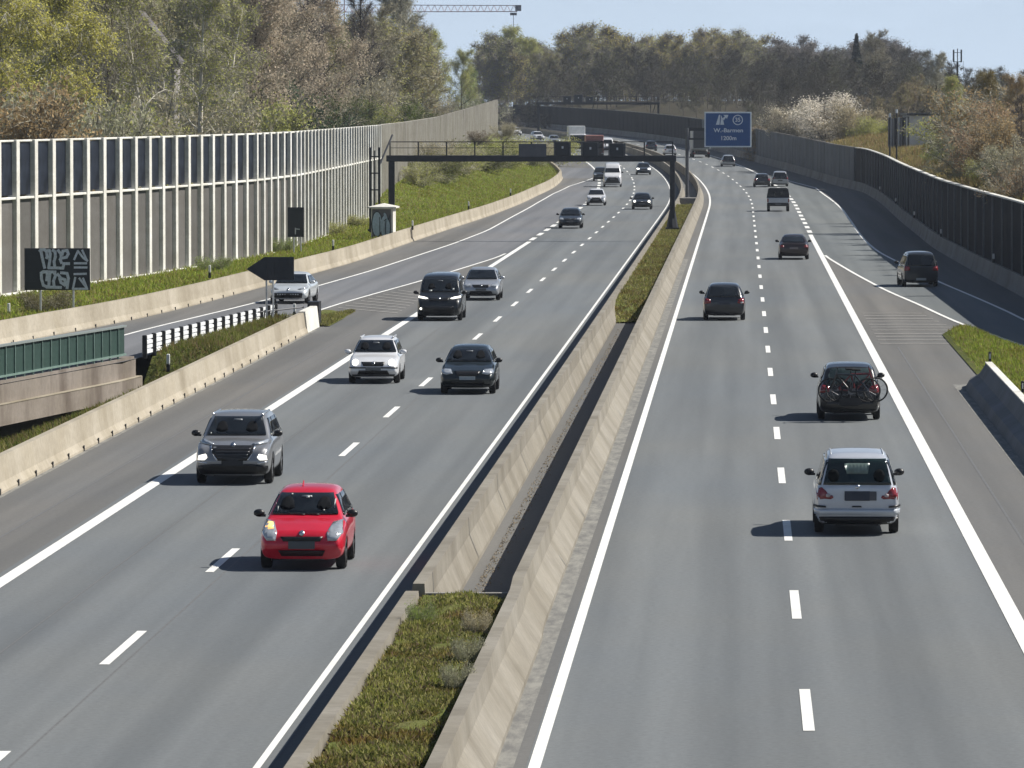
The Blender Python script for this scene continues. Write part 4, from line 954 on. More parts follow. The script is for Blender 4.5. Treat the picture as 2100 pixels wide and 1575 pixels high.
c = mk('sedan', 'coupe', 'blue grey car with lit headlamps, farthest in the fast lane before the gantry beam', paint('paint_bluegrey', (.07,.085,.11), .4), (1320,359), False, W=1.78, H=1.42, L=4.4)
front(c, 1, lamp='std', lit=True, zl=.46, det=False)
# far oncoming
def lane_car(kind, name, label, mat, u, D, away, **k):
    px = CX + FPX*(XC(D)+u)/D; py = YH + FPX*(CAMH-g(D))/D
    return mk(kind, name, label, mat, (px, py), away, **k)
c = lane_car('hatch', 'compact_car', 'silver car just left of the left signal box, seen over the gantry', paint('paint_silver', (0,0,0)), -12.3, 880, False); front(c, 1, det=False)
c = lane_car('van', 'delivery_van', 'white van just right of the dark lorry, seen over the gantry', paint('paint_white', (0,0,0)), -8.6, 805, False, H=2.2, W=1.95, L=5.2); front(c, 1, ws=(.58,.86), lamp='slit', zl=.4, det=False)
c = lane_car('wagon', 'estate_car', 'white car on the far bend, lower of the pair left above the gantry', paint('paint_white', (0,0,0)), -11.8, 925, False, W=1.8, L=4.6, hd=-.16); front(c, 1, det=False); c.side_windows(.33,.95,.95,1.33,(.6,),(.1,.03))
c = lane_car('wagon', 'estate_car', 'white car on the far bend, upper of the pair left above the gantry', paint('paint_white', (0,0,0)), -10.5, 985, False, W=1.8, L=4.6, hd=-.2); front(c, 1, det=False); c.side_windows(.33,.95,.95,1.33,(.6,),(.1,.03))

# --- carriageway leading away, nearest first
c = mk('mpv', 'people_carrier', 'silver people carrier seen from behind, nearest car on the right', paint('paint_silverblue', (.56,.59,.64), .25, .3), (1758,1100), True, W=1.81, H=1.74, L=4.63)
rear(c, win=(.615,.925), ww=(.79,.66), zl=.50, lamph=.0, platez=.455, platemat=PLATE, bump=False, lw=(.9,.9), glass=GLASS_T)
hw = c.W/2
c.lay('tail_light', TAIL, [(.86,.98),(.74,1.02),(.66,.95),(.60,.86),(.52,.85),(.50,.80),(.56,.77),(.70,.78),(.84,.76)], 'B', 2, .016, True)
c.lay('reversing_light', TAILW, [(.66,.88),(.60,.90),(.56,.85),(.60,.81),(.66,.82)], 'B', 1, .026, True)
c.plate('B', .84, flat('plate_slate', (.035,.042,.062), .6, var=.03), .54, .20); c.plate('B', .84, flat('plate_slate_light', (.09,.09,.10), .6, var=.03), .15, .19, .33)
c.lay('bumper', paint('paint_silverblue2', (.54,.58,.63), .25, .35), [(-.87,.44),(.87,.44),(.88,.56),(-.88,.56)], 'B', 2, .045)
c.lay('bumper_trim', BLACKTRIM, [(.66,.60),(.88,.60),(.88,.65),(.66,.63)], 'B', 1, .05, True); c.lay('handle', BLACKTRIM, [(-.12,.60),(.10,.60),(.08,.63),(-.10,.63)], 'B', 1, .02)
c.lay('valance', BLACKTRIM, [(-.80,.24),(.80,.24),(.86,.40),(-.86,.40)], 'B', 2, .01)
c.side_windows(.28, .97, 1.06, 1.58, (.46,.70), (.10,.02)); c.mirrors(.26, 1.08)
c.lay('emblem', CHROME, [(.05*math.cos(t), 1.03+.045*math.sin(t)) for t in [i*math.pi/5 for i in range(10)]], 'B', 1, .02)
for xx in (-.55, .55): c.lay('roof_strip', GALV, [(xx-.012,-1.7),(xx+.012,-1.7),(xx+.012,.6),(xx-.012,.6)], 'T', 1, .01)

THRULIGHT = flat('painted_through_light', (.13,.18,.165), .35, var=.25, scale=6); SEATR = flat('cabin_seat_back', (.007,.009,.010), .9, spec=.05)
c.lay('through_light_patch', THRULIGHT, [(-.22,1.30),(.22,1.30),(.26,1.52),(-.28,1.52)], 'B', 1, .026)  # green-grey patch on the glass paints daylight seen through the cabin
for xx in (-.50, .46): c.lay('headrest', SEATR, [(xx+.12*math.cos(t), 1.26+.14*math.sin(t)) for t in [i*math.pi/7 for i in range(14)]], 'B', 1, .026)
c = bike_car = mk('suv', 'off_road_car', 'dark sport utility car carrying bicycles on a rear rack', paint('paint_brownblack', (.030,.030,.030), .4), (1742,864), True, W=1.82, H=1.62, L=4.45)
rear(c, win=(.64,.92), zl=.54, platez=.30, platemat=flat('plate_navy', (.006,.006,.012), .6, var=.03), glass=glassdark('green_glass', (.03,.045,.045))); c.side_windows(.32, .90, 1.10, 1.46, (.54,.76), (.10,.06)); c.mirrors(.30, 1.12)
rk = c.root; yb = -c.L/2
mb = MB(); mb.box((0,yb-.35,.55), (1.2,.06,.05)).box((0,yb-.62,.55), (1.3,.06,.05)).tube((-.3,yb-.05,.5),(-.3,yb-.65,.52),.03).tube((.3,yb-.05,.5),(.3,yb-.65,.52),.03).tube((0,yb-.3,.5),(0,yb-.3,1.15),.03); mb.build('bicycle_rack', STEEL_D, rk)
MB().box((0,yb-.70,.60), (.60,.03,.20)).build('rack_plate', BLACKP, rk)
def bicycle(label, loc, rz, mat, fl=1):
    b = empty('bicycle', loc, rz); tag(b, label, 'bicycle', 'bicycles on the rear rack'); r = .34
    BT = flat('bike_tyre', (.012,.012,.012), .7); SP = flat('spoke_steel', (.18,.18,.19), .4, .6)
    for x in (-.54, .54):
        me_name = 'wheel'; mb = MB(); n = 26
        for i in range(n):
            a, b_ = 2*math.pi*i/n, 2*math.pi*(i+1)/n
            mb.tube((x+r*math.cos(a),0,r+r*math.sin(a)), (x+r*math.cos(b_),0,r+r*math.sin(b_)), .026, n=6, cap=False)
        for i in range(12):
            a = 2*math.pi*i/12; mb.tube((x,0,r),(x+r*.97*math.cos(a),0,r+r*.97*math.sin(a)), .004, n=3, m=1, cap=False)
        mb.tube((x,-.05,r),(x,.05,r),.03,n=8,m=1); mb.build('wheel', [BT, SP], b)
    mb = MB(); A = (-.54,0,r); B = (-.05,0,.30); C_ = (-.16,0,.78); D_ = (.38,0,.80); E_ = (.54,0,r)
    for p, q in ((A,B),(B,C_),(C_,D_),(D_,B),(A,C_),(D_,E_)): mb.tube(p, q, .028, n=7)
    mb.tube(D_, (.34,0,.98), .018).build('frame', mat, b)
    MB().tube((.34,-.28,1.0),(.34,.28,1.0),.015).build('handlebar', BT, b); MB().box((-.2,0,.93), (.26,.14,.06), bev=.02).tube((-.16,0,.78),(-.19,0,.92),.015).build('saddle', BT, b)
    MB().tube((-.05,-.05,.30),(-.05,-.07,.30),.09,n=12).tube((-.05,-.08,.3),(.06,-.1,.2),.012).build('crank', SP, b)
Mw = Matrix.Translation(rk.location) @ Matrix.Rotation(rk.rotation_euler.z, 4, 'Z')
p = Mw @ Vector((.20,yb-.36,.58)); bicycle('red framed bicycle nearer the car on its rear rack', p, rk.rotation_euler.z, paint('bike_red', (.16,.02,.02)))
p = Mw @ Vector((-.02,yb-.60,.57)); bicycle('black bicycle outermost on the rear rack of the dark car', p, rk.rotation_euler.z + math.pi, paint('bike_black', (.02,.02,.022)))

c = mk('hatch', 'compact_car', 'dark grey compact car alone in the left lane leading away', paint('paint_darkgrey', (.035,.037,.042), .4), (1485,658), True, W=1.80, H=1.55, L=4.25)
rear(c, win=(.64,.92), zl=.50, platez=.47, platemat=flat('plate_slate', (0,0,0))); c.side_windows(.33, .92, 1.02, 1.4, (.55,.78), (.10,.07)); c.mirrors(.32, 1.05)
c.lay('lamp_glint', flat('painted_glint', (.8,.78,.78), .1, .2, 1.), [(.70,.72),(.80,.74),(.80,.79),(.70,.78)], 'B', 1, .03)  # near-white patch paints a glint on one tail lamp
c = mk('sedan', 'saloon_car', 'dark brown saloon ahead, next to the start of the solid line', paint('paint_brown', (.035,.022,.020), .4), (1628,533), True, W=1.80, H=1.46, L=4.6)
rear(c, win=(.68,.93), ww=(.72,.58), zl=.52, lamph=.10, platez=.46, platemat=flat('plate_rose', (.20,.17,.17), .5)); c.side_windows(.34, .84, .95, 1.3, (.6,), (.1,.14)); c.mirrors(.32, .98)
c = mk('mpv', 'people_carrier', 'dark people carrier on the entry ramp by the shaded wall', paint('paint_nightblue', (.03,.036,.045), .3), (1884,589), True, W=1.80, H=1.75, L=4.4, hd=-.02)
rear(c, win=(.60,.92), ww=(.78,.66), zl=.50, platez=.22, platemat=PLATEL); c.side_windows(.28, .97, 1.06, 1.58, (.46,.70), (.10,.02)); c.mirrors(.26, 1.1)
c = mk('hatch', 'compact_car', 'dark low car with bright side glint, left of the silver car behind the pickup', paint('paint_darkgrey', (0,0,0)), (1563,384), True, W=1.78, H=1.42, L=4.3); rear(c, win=(.66,.92))
c = mk('mpv', 'people_carrier', 'silver car immediately in front of the canvas-topped pickup', paint('paint_silver', (0,0,0)), (1600,383), True, W=1.78, H=1.62, L=4.4); rear(c, win=(.50,.92), ww=(.86,.70))
c = mk('hatch', 'compact_car', 'small silver car with dark rear window below the blue sign', paint('paint_silver', (0,0,0)), (1494,342), True, W=1.75, H=1.46, L=4.1); rear(c, win=(.40,.92), ww=(.86,.64), lamph=.05)
c = lane_car('hatch', 'compact_car', 'white car just left of the grey lorry on the far bend', paint('paint_white', (0,0,0)), -.7, 786, True); rear(c, lamph=.1)
c = lane_car('wagon', 'estate_car', 'blue grey car farthest on the lanes leading away, left of the white car', paint('paint_bluegrey', (0,0,0)), -1.3, 822, True); rear(c, lamph=.1)

# pickup with canvas
def box_wheels(root, ys_, hw, r=.36, w_=.24):
    for yy in ys_:
        for sx in (-1,1):
            we = bpy.data.objects.new('wheel', None); COL.objects.link(we); we.parent = root; we.location = (sx*hw, yy, r); we.scale = (w_/.2, r/.332, r/.332)
            link('tyre', TY, we); link('rim', RI, we)
x, D = at(1596, 434); D += 2.4; pk = empty('pickup_truck', (x+.1, D, g(D)), -math.atan(slope(D))); tag(pk, 'silver pickup truck with a black canvas top over the load bed', 'pickup truck')
SV = paint('paint_silver', (0,0,0)); CANV = flat('black_canvas', (.014,.016,.020), .7, var=.3)
MB().box((0,-1.0,.95), (1.92,2.7,.45), bev=.05).build('load_bed', SV, pk); MB().box((0,-2.37,.95), (1.86,.05,.40), bev=.015).box((0,-2.40,1.06),(1.8,.02,.03)).build('tailgate', SV, pk)
mb = MB(); prf = [(-.98,1.18),(-.84,1.90),(-.70,2.0),(.70,2.0),(.84,1.90),(.98,1.18)]
mb.prism([(a, -2.3, b) for a, b in prf], (0,0,0), (0,2.5,0)); mb.build('canvas_top', CANV, pk)
for xx in (-.28,.28): MB().box((xx,-2.31,1.55), (.22,.02,.28)).build('canvas_window', GLASS_T, pk)
mb = MB(); prf = [(2.4,.55),(2.4,.98),(1.3,1.12),(.75,1.85),(-.0,1.9),(.22,1.0),(.22,.55)]
mb.prism([(-.88, a, b) for a, b in prf], (0,0,0), (1.76,0,0)); mb.build('cab', SV, pk); MB().box((0,.3,1.97),(1.5,.5,.06), bev=.02).build('roof', WHITEP, pk)
MB().box((0,0,.60), (1.5,4.4,.28)).box((0,-2.38,.60),(1.8,.12,.16),bev=.03).build('chassis', BLACKTRIM, pk); MB().box((0,-2.46,.64), (.5,.02,.11)).build('number_plate', PLATE, pk)
for sx in (-1,1): MB().box((sx*.88,-2.40,.95),(.1,.04,.3)).build('tail_light', TAIL, pk)
box_wheels(pk, (1.45,-1.4), .82)
# lorries
def lorry(name, label, u, D, away, cabc, boxc, H=3.3, L=7., hd=None, boxt=True, front_det=True):
    x, y, z = P(u, D); h_ = -math.atan(slope(D)); r = empty(name, (x, y+L/2, z), h_ if away else math.pi+h_); tag(r, label, 'lorry')
    W_ = 2.45; MB().box((0,L/2-.95,1.5), (W_-.08,1.9,2.2), bev=.12).build('cab', cabc, r); MB().box((0,-1.0,.35+H/2+.35), (W_,L-2.2,H-.9), bev=.05).build('cargo_box', boxc, r)
    MB().box((0,0,.7), (1.6,L-.4,.4)).box((0,L/2-.1,.55),(W_-.1,.3,.4),bev=.05).build('chassis', BLACKTRIM, r)
    MB().box((0,L/2+.005,1.95), (2.1,.03,.85), bev=.01).build('windscreen', GLASS, r); MB().box((0,L/2+.005,1.15), (1.9,.03,.5)).build('grille', BLACKTRIM, r)
    for sx in (-1,1): MB().box((sx*1.0,L/2+.03,.72),(.3,.03,.18)).build('headlight', LAMP, r); MB().box((sx*1.38,L/2-.3,2.0),(.16,.1,.5),bev=.03).build('mirror', BLACKTRIM, r)
    MB().box((0,-L/2+.08,.35+H/2+.35), (W_-.25,.03,H-1.2)).build('rear_door', C_DOOR, r); MB().box((0,-L/2+.05,.62),(W_-.2,.1,.16)).build('rear_bumper', BLACKTRIM, r)
    for sx in (-1,1): MB().box((sx*1.0,-L/2,.62),(.3,.04,.12)).build('tail_light', TAIL, r)
    box_wheels(r, (L/2-1.2, -L/2+1.4), W_/2-.16, .48, .3); return r
C_DOOR = flat('lorry_door', (.05,.055,.06), .6)
REDP = paint('paint_lorry_red', (.45,.09,.06)); WHL = paint('paint_white', (0,0,0))
lorry('lorry', 'lorry with dark cab and pale red roof edge behind the middle signal box', -12.3, 762, False, paint('paint_lorry_dark', (.045,.012,.012)), flat('lorry_red_box', (.36,.15,.12), .5), 2.95)
lorry('lorry', 'white lorry between the left and middle signal boxes', -12.5, 818, False, WHL, flat('lorry_white_box', (.6,.62,.62), .5), 3.5)
lorry('lorry', 'grey box lorry seen from behind, left of the blue sign', 2.6, 770, True, WHL, flat('lorry_grey_box', (.42,.44,.44), .5), 3.75, 8.)
# ------------------------------------------------------------------ vegetation
rng = np.random.default_rng(11)
def vegmat(name, base, use_obj=True, var=.3, transl=0.):
    m, t, b = nodes(name); n = noise(t, .9, 3, .6, coord='Pos'); n2 = noise(t, 8., 2, .6, coord='Pos')
    oi = t.nodes.new('ShaderNodeObjectInfo')
    a = oi.outputs['Color'] if use_obj else None
    r1 = ramp(t, n, [(.3, (1-var,)*3), (.7, (1+var,)*3)]) if use_obj else ramp(t, noise(t, .45, 5, .7, coord='Pos'), [(.34, (.80,.60,.50)), (.5, (.95,.95,.9)), (.66, (1.25,1.3,1.1))]); r2 = ramp(t, n2, [(.3, (.75,.75,.75)), (.7, (1.25,1.22,1.1))])
    x = mixc(t, r1, r2, 1., 'MULTIPLY')
    x = mixc(t, x, a if use_obj else base, 1., 'MULTIPLY')
    t.links.new(x, b.inputs['Base Color']); b.inputs['Roughness'].default_value = .85; b.inputs['Specular IOR Level'].default_value = .15
    tr = t.nodes.new('ShaderNodeBsdfTranslucent'); t.links.new(x, tr.inputs[0]); ms = t.nodes.new('ShaderNodeMixShader'); ms.inputs[0].default_value = .38
    t.links.new(b.outputs[0], ms.inputs[1]); t.links.new(tr.outputs[0], ms.inputs[2]); t.links.new(ms.outputs[0], t.nodes['Material Output'].inputs[0])
    return m
LEAF = vegmat('leaf', (1,1,1)); TWIG = flat('twig_bark', (.37,.345,.265), .9, var=.35, scale=1.2, spec=.1); TWIGG = flat('twig_grey', (.42,.40,.32), .9, var=.3, scale=1.2, spec=.1)
TWIGD = flat('twig_dark', (.17,.15,.14), .9, var=.3, scale=1.2, spec=.1)
BARK = flat('bark_brown', (.075,.060,.048), .95, var=.35, scale=3, spec=.1); BIRCH = flat('bark_birch', (.60,.57,.49), .85, var=.25, scale=5, spec=.1)
def unit(v): return v/np.maximum(1e-9, np.linalg.norm(v, axis=-1, keepdims=True))
def skeleton(H, rg, spread=.33, droop=0., nl=13, start=.22, up=.55, trunk_lean=.03, sub=(6,5)):
    tk = .0165 if spread < .25 else .013
    """returns tube segments (p,q,rp,rq) and fine twig segments (p,q)"""
    segs = []; tw = []
    n = 9; pts = [np.array([0,0,0.])]; d = np.array([rg.normal(0,trunk_lean), rg.normal(0,trunk_lean), 1.])
    for i in range(n):
        d = unit(d + rg.normal(0,.05,3)*[1,1,.2]); pts.append(pts[-1] + d*H*.95/n)
    r0 = H*tk
    for i in range(n): segs.append((pts[i], pts[i+1], r0*(1-i/n*.9), r0*(1-(i+1)/n*.9)))
    for l in range(nl):
        f = start + (1-start)*(l+rg.random()*.6)/nl; k = min(n-1, int(f*n)); p = pts[k] + (pts[k+1]-pts[k])*(f*n-k)
        a = l*2.4 + rg.random(); ln = H*spread*(1.15 - .75*f)*(.8+.4*rg.random())*(1. if f > .3 else .8)
        d = unit(np.array([math.cos(a), math.sin(a), up + .5*f + rg.normal(0,.1)])); q = p; rr = r0*(1-f*.9)*.45; m = 5
        lp = [p]
        for i in range(m):
            d = unit(d + rg.normal(0,.13,3) + np.array([0,0,.10-droop*.3*i])); q2 = q + d*ln/m; segs.append((q, q2, rr*(1-i/m*.8), rr*(1-(i+1)/m*.8))); q = q2; lp.append(q)
        for s_ in range(sub[0]):
            f2 = .2 + .8*(s_+rg.random())/sub[0]; k2 = min(m-1, int(f2*m)); p2 = lp[k2] + (lp[k2+1]-lp[k2])*(f2*m-k2)
            d2 = unit(unit(lp[k2+1]-lp[k2]) + rg.normal(0,.62,3) + np.array([0,0,.15-droop])); l2 = ln*.42*(1.2-f2*.5); q = p2; cp = [p2]
            for i in range(3):
                d2 = unit(d2 + rg.normal(0,.15,3) + np.array([0,0,.08-droop*.5])); q2 = q + d2*l2/3; segs.append((q, q2, rr*.35*(1-i/3*.7), rr*.35*(1-(i+1)/3*.7))); q = q2; cp.append(q)
            for s3 in range(sub[1]):
                f3 = rg.random(); k3 = min(2, int(f3*3)); p3 = cp[k3] + (cp[k3+1]-cp[k3])*(f3*3-k3)
                d3 = unit(unit(cp[k3+1]-cp[k3])*.7 + rg.normal(0,.6,3) + np.array([0,0,.15-droop*1.4])); tw.append((p3, p3 + d3*l2*.75))
            tw.append((cp[0], cp[-1]))
    # leader shoots
    for s3 in range(14):
        k = n-1-rg.integers(0,3); tw.append((pts[k], pts[k] + unit(rg.normal(0,.5,3)+[0,0,1])*H*.07))
    return segs, tw
def tubes(segs, sides=5, minr=0.):
    P0 = np.array([s[0] for s in segs]); P1 = np.array([s[1] for s in segs]); r0 = np.maximum(minr, np.array([s[2] for s in segs])); r1 = np.maximum(minr*.7, np.array([s[3] for s in segs]))
    d = unit(P1-P0); ref = np.where(np.abs(d[:,2:3]) > .9, np.array([[1,0,0.]]), np.array([[0,0,1.]])); u = unit(np.cross(d, ref)); v = np.cross(d, u); n = len(segs)
    ang = np.arange(sides)*2*np.pi/sides; c, s_ = np.cos(ang), np.sin(ang)
    A = P0[:,None] + (u[:,None]*c[None,:,None] + v[:,None]*s_[None,:,None])*r0[:,None,None]; B = P1[:,None] + (u[:,None]*c[None,:,None] + v[:,None]*s_[None,:,None])*r1[:,None,None]
    V = np.concatenate([A, B], 1).reshape(-1,3); base = (np.arange(n)*2*sides)[:,None]; j = np.arange(sides); j2 = (j+1) % sides
    T1 = np.stack([base+j, base+j2, base+sides+j2], -1).reshape(-1,3); T2 = np.stack([base+j, base+sides+j2, base+sides+j], -1).reshape(-1,3)
    return V, np.concatenate([T1, T2])
def strips(tw, N, ln, wd, rg, spread=.75, droop=0.):
    A = np.array([t[0] for t in tw]); B = np.array([t[1] for t in tw]); i = rg.integers(0, len(tw), N); f = rg.random((N,1))
    o = A[i] + (B[i]-A[i])*f; d = unit(unit(B[i]-A[i]) + rg.normal(0, spread, (N,3)) + np.array([0,0,.1-droop])); L = ln*(.5+rg.random((N,1)))
    pr = unit(np.cross(d, rg.normal(0,1,(N,3)))); w_ = wd*(.6+.8*rg.random((N,1)))
    V = np.stack([o-pr*w_/2, o+pr*w_/2, o+d*L], 1).reshape(-1,3); return V, np.arange(3*N).reshape(-1,3), o + d*L*rg.random((N,1))
def leaves(pts, N, size, rg, jit=.25):
    i = rg.integers(0, len(pts), N); c = pts[i] + rg.normal(0, jit, (N,3)); a = unit(rg.normal(0,1,(N,3))); b = unit(np.cross(a, rg.normal(0,1,(N,3)))); s_ = size*(.6+.8*rg.random((N,1)))
    V = np.stack([c-a*s_, c+b*s_*.6, c+a*s_*.9, c-b*s_*.6], 1).reshape(-1,3); k = np.arange(N)[:,None]*4
    return V, np.concatenate([k+np.array([[0,1,2]]), k+np.array([[0,2,3]])])
def tree_arrays(H, seed, ntw=9000, nlf=6000, tl=.55, twd=.022, ls=.085, spread=.33, droop=0., nl=13, start=.22, up=.55, sides=5, jit=.25, sub=(6,5)):
    rg = np.random.default_rng(seed); segs, tw = skeleton(H, rg, spread, droop, nl, start, up, sub=sub)
    TV, TT = tubes(segs, sides, .012)
    SV_, ST, pts = strips(tw, ntw, tl, twd, rg, .7, droop)
    out_ = [(SV_, ST, 0)]
    if nlf:
        LV, LT = leaves(pts, nlf, ls, rg, jit); out_.append((LV, LT, 1))
    V = []; T_ = []; mi = []; o = 0
    for v, t, m in out_: V.append(v); T_.append(t+o); mi += [m]*len(t); o += len(v)
    return TV, TT, np.concatenate(V), np.concatenate(T_), mi
def tree_proto(key, trunkmat, twigmat, **k):
    TV, TT, CV, CT, mi = tree_arrays(**k)
    return (np_mesh('trunk', TV, TT, [trunkmat], smooth=True), np_mesh('crown', CV, CT, [twigmat, LEAF], mi), k['H'])
def bush_arrays(H, seed, ntw=6000, nlf=5000, tl=.5, twd=.02, ls=.07, wide=.45):
    rg = np.random.default_rng(seed); segs = []; tw = []
    for i in range(26):
        a = rg.random()*6.28; d = unit(np.array([math.cos(a)*wide, math.sin(a)*wide, .5+rg.random()*1.5])); p = np.array([math.cos(a)*.25, math.sin(a)*.25, 0]); L = H*(.65+.4*rg.random())
        for j in range(5):
            d = unit(d + rg.normal(0,.12,3)); q = p + d*L/5; segs.append((p, q, H*.008*(1-j/6), H*.008*(1-(j+1)/6))); 
            if j > 0:
                for s_ in range(5): tw.append((p, p + unit(d + rg.normal(0,.6,3))*H*.18))
            p = q
    TV, TT = tubes(segs, 4, .01); SV_, ST, pts = strips(tw, ntw, tl, twd, rg, .7)
    V = [SV_]; T_ = [ST]; mi = [0]*len(ST); o = len(SV_)
    if nlf:
        LV, LT = leaves(pts, nlf, ls, rg, .2); V.append(LV); T_.append(LT+o); mi += [1]*len(LT)
    return TV, TT, np.concatenate(V), np.concatenate(T_), mi
def bush_proto(trunkmat, twigmat, **k):
    TV, TT, CV, CT, mi = bush_arrays(**k)
    return (np_mesh('stems', TV, TT, [trunkmat], smooth=True), np_mesh('foliage', CV, CT, [twigmat, LEAF], mi), k['H'])
PR = {
 'willow': tree_proto('w', BARK, TWIGG, H=17, seed=1, ntw=15000, nlf=34000, tl=.8, twd=.03, ls=.075, droop=.55, spread=.36, nl=18, start=.12),
 'birch': tree_proto('b', BIRCH, TWIG, H=18, seed=2, ntw=11000, nlf=4500, tl=.7, twd=.022, ls=.085, droop=.4, spread=.22, nl=20, start=.25, up=.8),
 'bare': tree_proto('r', BARK, TWIG, H=16, seed=3, ntw=19000, nlf=2500, tl=.6, twd=.028, ls=.08, spread=.34, nl=15),
 'bare2': tree_proto('r2', BARK, TWIGG, H=16, seed=4, ntw=19000, nlf=1500, tl=.6, twd=.028, ls=.08, spread=.30, nl=17, up=.9),
 'budding': tree_proto('p', BARK, TWIG, H=15, seed=5, ntw=12000, nlf=20000, tl=.5, twd=.024, ls=.07, spread=.34, nl=15),
 'budding2': tree_proto('p2', BARK, TWIG, H=15, seed=6, ntw=12000, nlf=20000, tl=.5, twd=.024, ls=.07, spread=.30, nl=17, up=.8),
 'slim': tree_proto('s', flat('bark_dark', (.035,.03,.03), .95, var=.3, spec=.1), TWIGD, H=17, seed=8, ntw=7000, nlf=500, tl=.6, twd=.03, ls=.08, spread=.2, nl=16, up=1.1),
 'bush': bush_proto(BARK, TWIGG, H=6, seed=21, ntw=12000, nlf=7000, twd=.026, ls=.08),
 'bush2': bush_proto(BARK, TWIG, H=6, seed=22, ntw=11000, nlf=18000, twd=.026, ls=.075, wide=.5),
 'lowbush': bush_proto(BARK, TWIG, H=2.2, seed=23, ntw=5000, nlf=7000, tl=.3, twd=.015, ls=.045, wide=1.),
}
def plant(kind, x, D, h, label, col, name='tree', cat='tree', group=None, z=None, wide=1., rz=None):
    tr, cr_, H = PR[kind]; s_ = h/H; bush = kind in ('bush','bush2','lowbush')
    r = empty(name, (x, D, (ground_z(x, D) if z is None else z) - .15), random.random()*6.28 if rz is None else rz); r.scale = (s_*wide, s_*wide, s_)
    tag(r, label, cat, group); a = link('stems' if bush else 'trunk', tr, r); b = link('foliage' if bush else 'crown', cr_, r); b.color = (*col, 1); return r
YG = (.56,.54,.15); OL = (.44,.46,.16); GR_ = (.26,.34,.10); BR = (.44,.40,.28); RU = (.56,.48,.39); DK = (.085,.12,.075); GY = (.38,.39,.27); WH = (.72,.66,.60); TAN = (.40,.30,.17)
def back(px, D): return (px-CX)/FPX*D
def hz(py, D): return CAMH + (YH-py)/FPX*D      # height seen at image row py
def tree_px(kind, px, ytop, D, label, col, **k):
    z = k.pop('z', None)
    if z is None and D < 1000:
        for _ in range(60):
            x = back(px, D); r = max(1, hz(ytop, D) - ground_z(x, D))*((.8 if 'bush' in kind else .42) if x < 0 else .5)
            if (x < 0 and x + r < WX(D) - .6) or (x > 0 and x - r > XC(D) + uRB(D) + .8): break
            D += 5
    x = back(px, D); z0 = ground_z(x, D) if z is None else z
    return plant(kind, x, D, hz(ytop, D)-z0+.3, label, col, z=z0, **k)
LEFT = [
 ('willow', 30, -90, 330, 'yellow green willow leaning in at the left picture edge', YG), ('willow', 150, -60, 345, 'yellow green willow with hanging twigs, tallest over the left noise wall', YG),
 ('bare', 245, -40, 400, 'brown leafless tree standing before the house gable', BR), ('birch', 325, -70, 350, 'slim birch with a single white trunk', OL),
 ('birch', 410, -50, 372, 'birch with several pale stems above the noise wall', OL), ('birch', 430, -20, 385, 'leaning birch right of the pale stemmed birch', OL), ('budding2', 505, -60, 380, 'dark trunked tree with russet buds', RU),
 ('budding', 600, -30, 395, 'broad tree covered in pinkish brown buds', RU), ('slim', 617, -60, 372, 'straight dark trunk rising among the russet trees', BR), ('budding', 668, -20, 430, 'russet budding tree right of the straight dark trunk', RU),
 ('slim', 735, -45, 440, 'tall thin dark tree reaching the top edge', BR), ('bare2', 800, -40, 520, 'grey leafless tree with open crown against the sky', GY), ('bare', 770, 30, 480, 'brown leafless tree behind the end of the glass wall', BR),
 ('bare2', 845, 5, 560, 'rounded bare tree with fine upright twigs below the crane jib', GY), ('budding2', 900, 70, 620, 'olive green budding tree on the falling edge of the left wood', OL), ('budding', 945, 110, 680, 'small green tree at the low end of the left wood', OL),
 ('budding2', 975, 150, 760, 'low green tree just before the gap to the far wood', GR_), ('bare', 865, 60, 600, 'dark leafless tree in front of the olive green one', BR)]
for k_, px, yt, D, lb, cl in LEFT: tree_px(k_, px, yt, D, lb, cl, group='trees behind the left noise wall', name={'willow':'willow_tree','birch':'birch_tree'}.get(k_,'tree'))
LB = [('bush', 60, 175, 282, 'grey green bush at the left edge behind the glass panels', GY), ('bush', 130, 190, 296, 'dusky bush under the willow', GY), ('bush2', 215, 210, 300, 'yellowish bush right of the dusky bush', OL),
 ('bush', 300, 190, 318, 'round brownish bush behind the noise wall', BR), ('bush', 400, 175, 330, 'wide grey brown bush in the middle of the noise wall', BR), ('bush', 470, 215, 335, 'low dark bush left of the evergreen', GY),
 ('bush2', 545, 150, 352, 'dark evergreen shrub beneath the russet tree', DK), ('bush2', 620, 185, 365, 'fresh green bush with narrow leaves', (.12,.15,.06)), ('bush2', 700, 190, 385, 'light green bush over the wall by the gantry', (.13,.16,.06)),
 ('bush2', 765, 210, 470, 'olive bush above the ribbed wall\'s near end', OL), ('bush2', 840, 205, 560, 'bright green bush over the ribbed wall', (.12,.17,.03)), ('bush', 900, 190, 640, 'brownish bush over the middle of the ribbed wall', BR), ('bush', 965, 190, 740, 'grey bush over the far end of the ribbed wall', GY),
 ('bush2', -5, 150, 300, 'tan bush cut by the left picture edge', TAN), ('bush2', 505, 190, 372, 'olive bush between the evergreen and the brown bush', OL), ('bush', 740, 150, 420, 'dark twiggy bush behind the light green one', BR)]
for k_, px, yt, D, lb, cl in LB: tree_px(k_, px, yt, D, lb, cl, group='bushes behind the left noise wall', name='bush', cat='bush', wide=1.0)
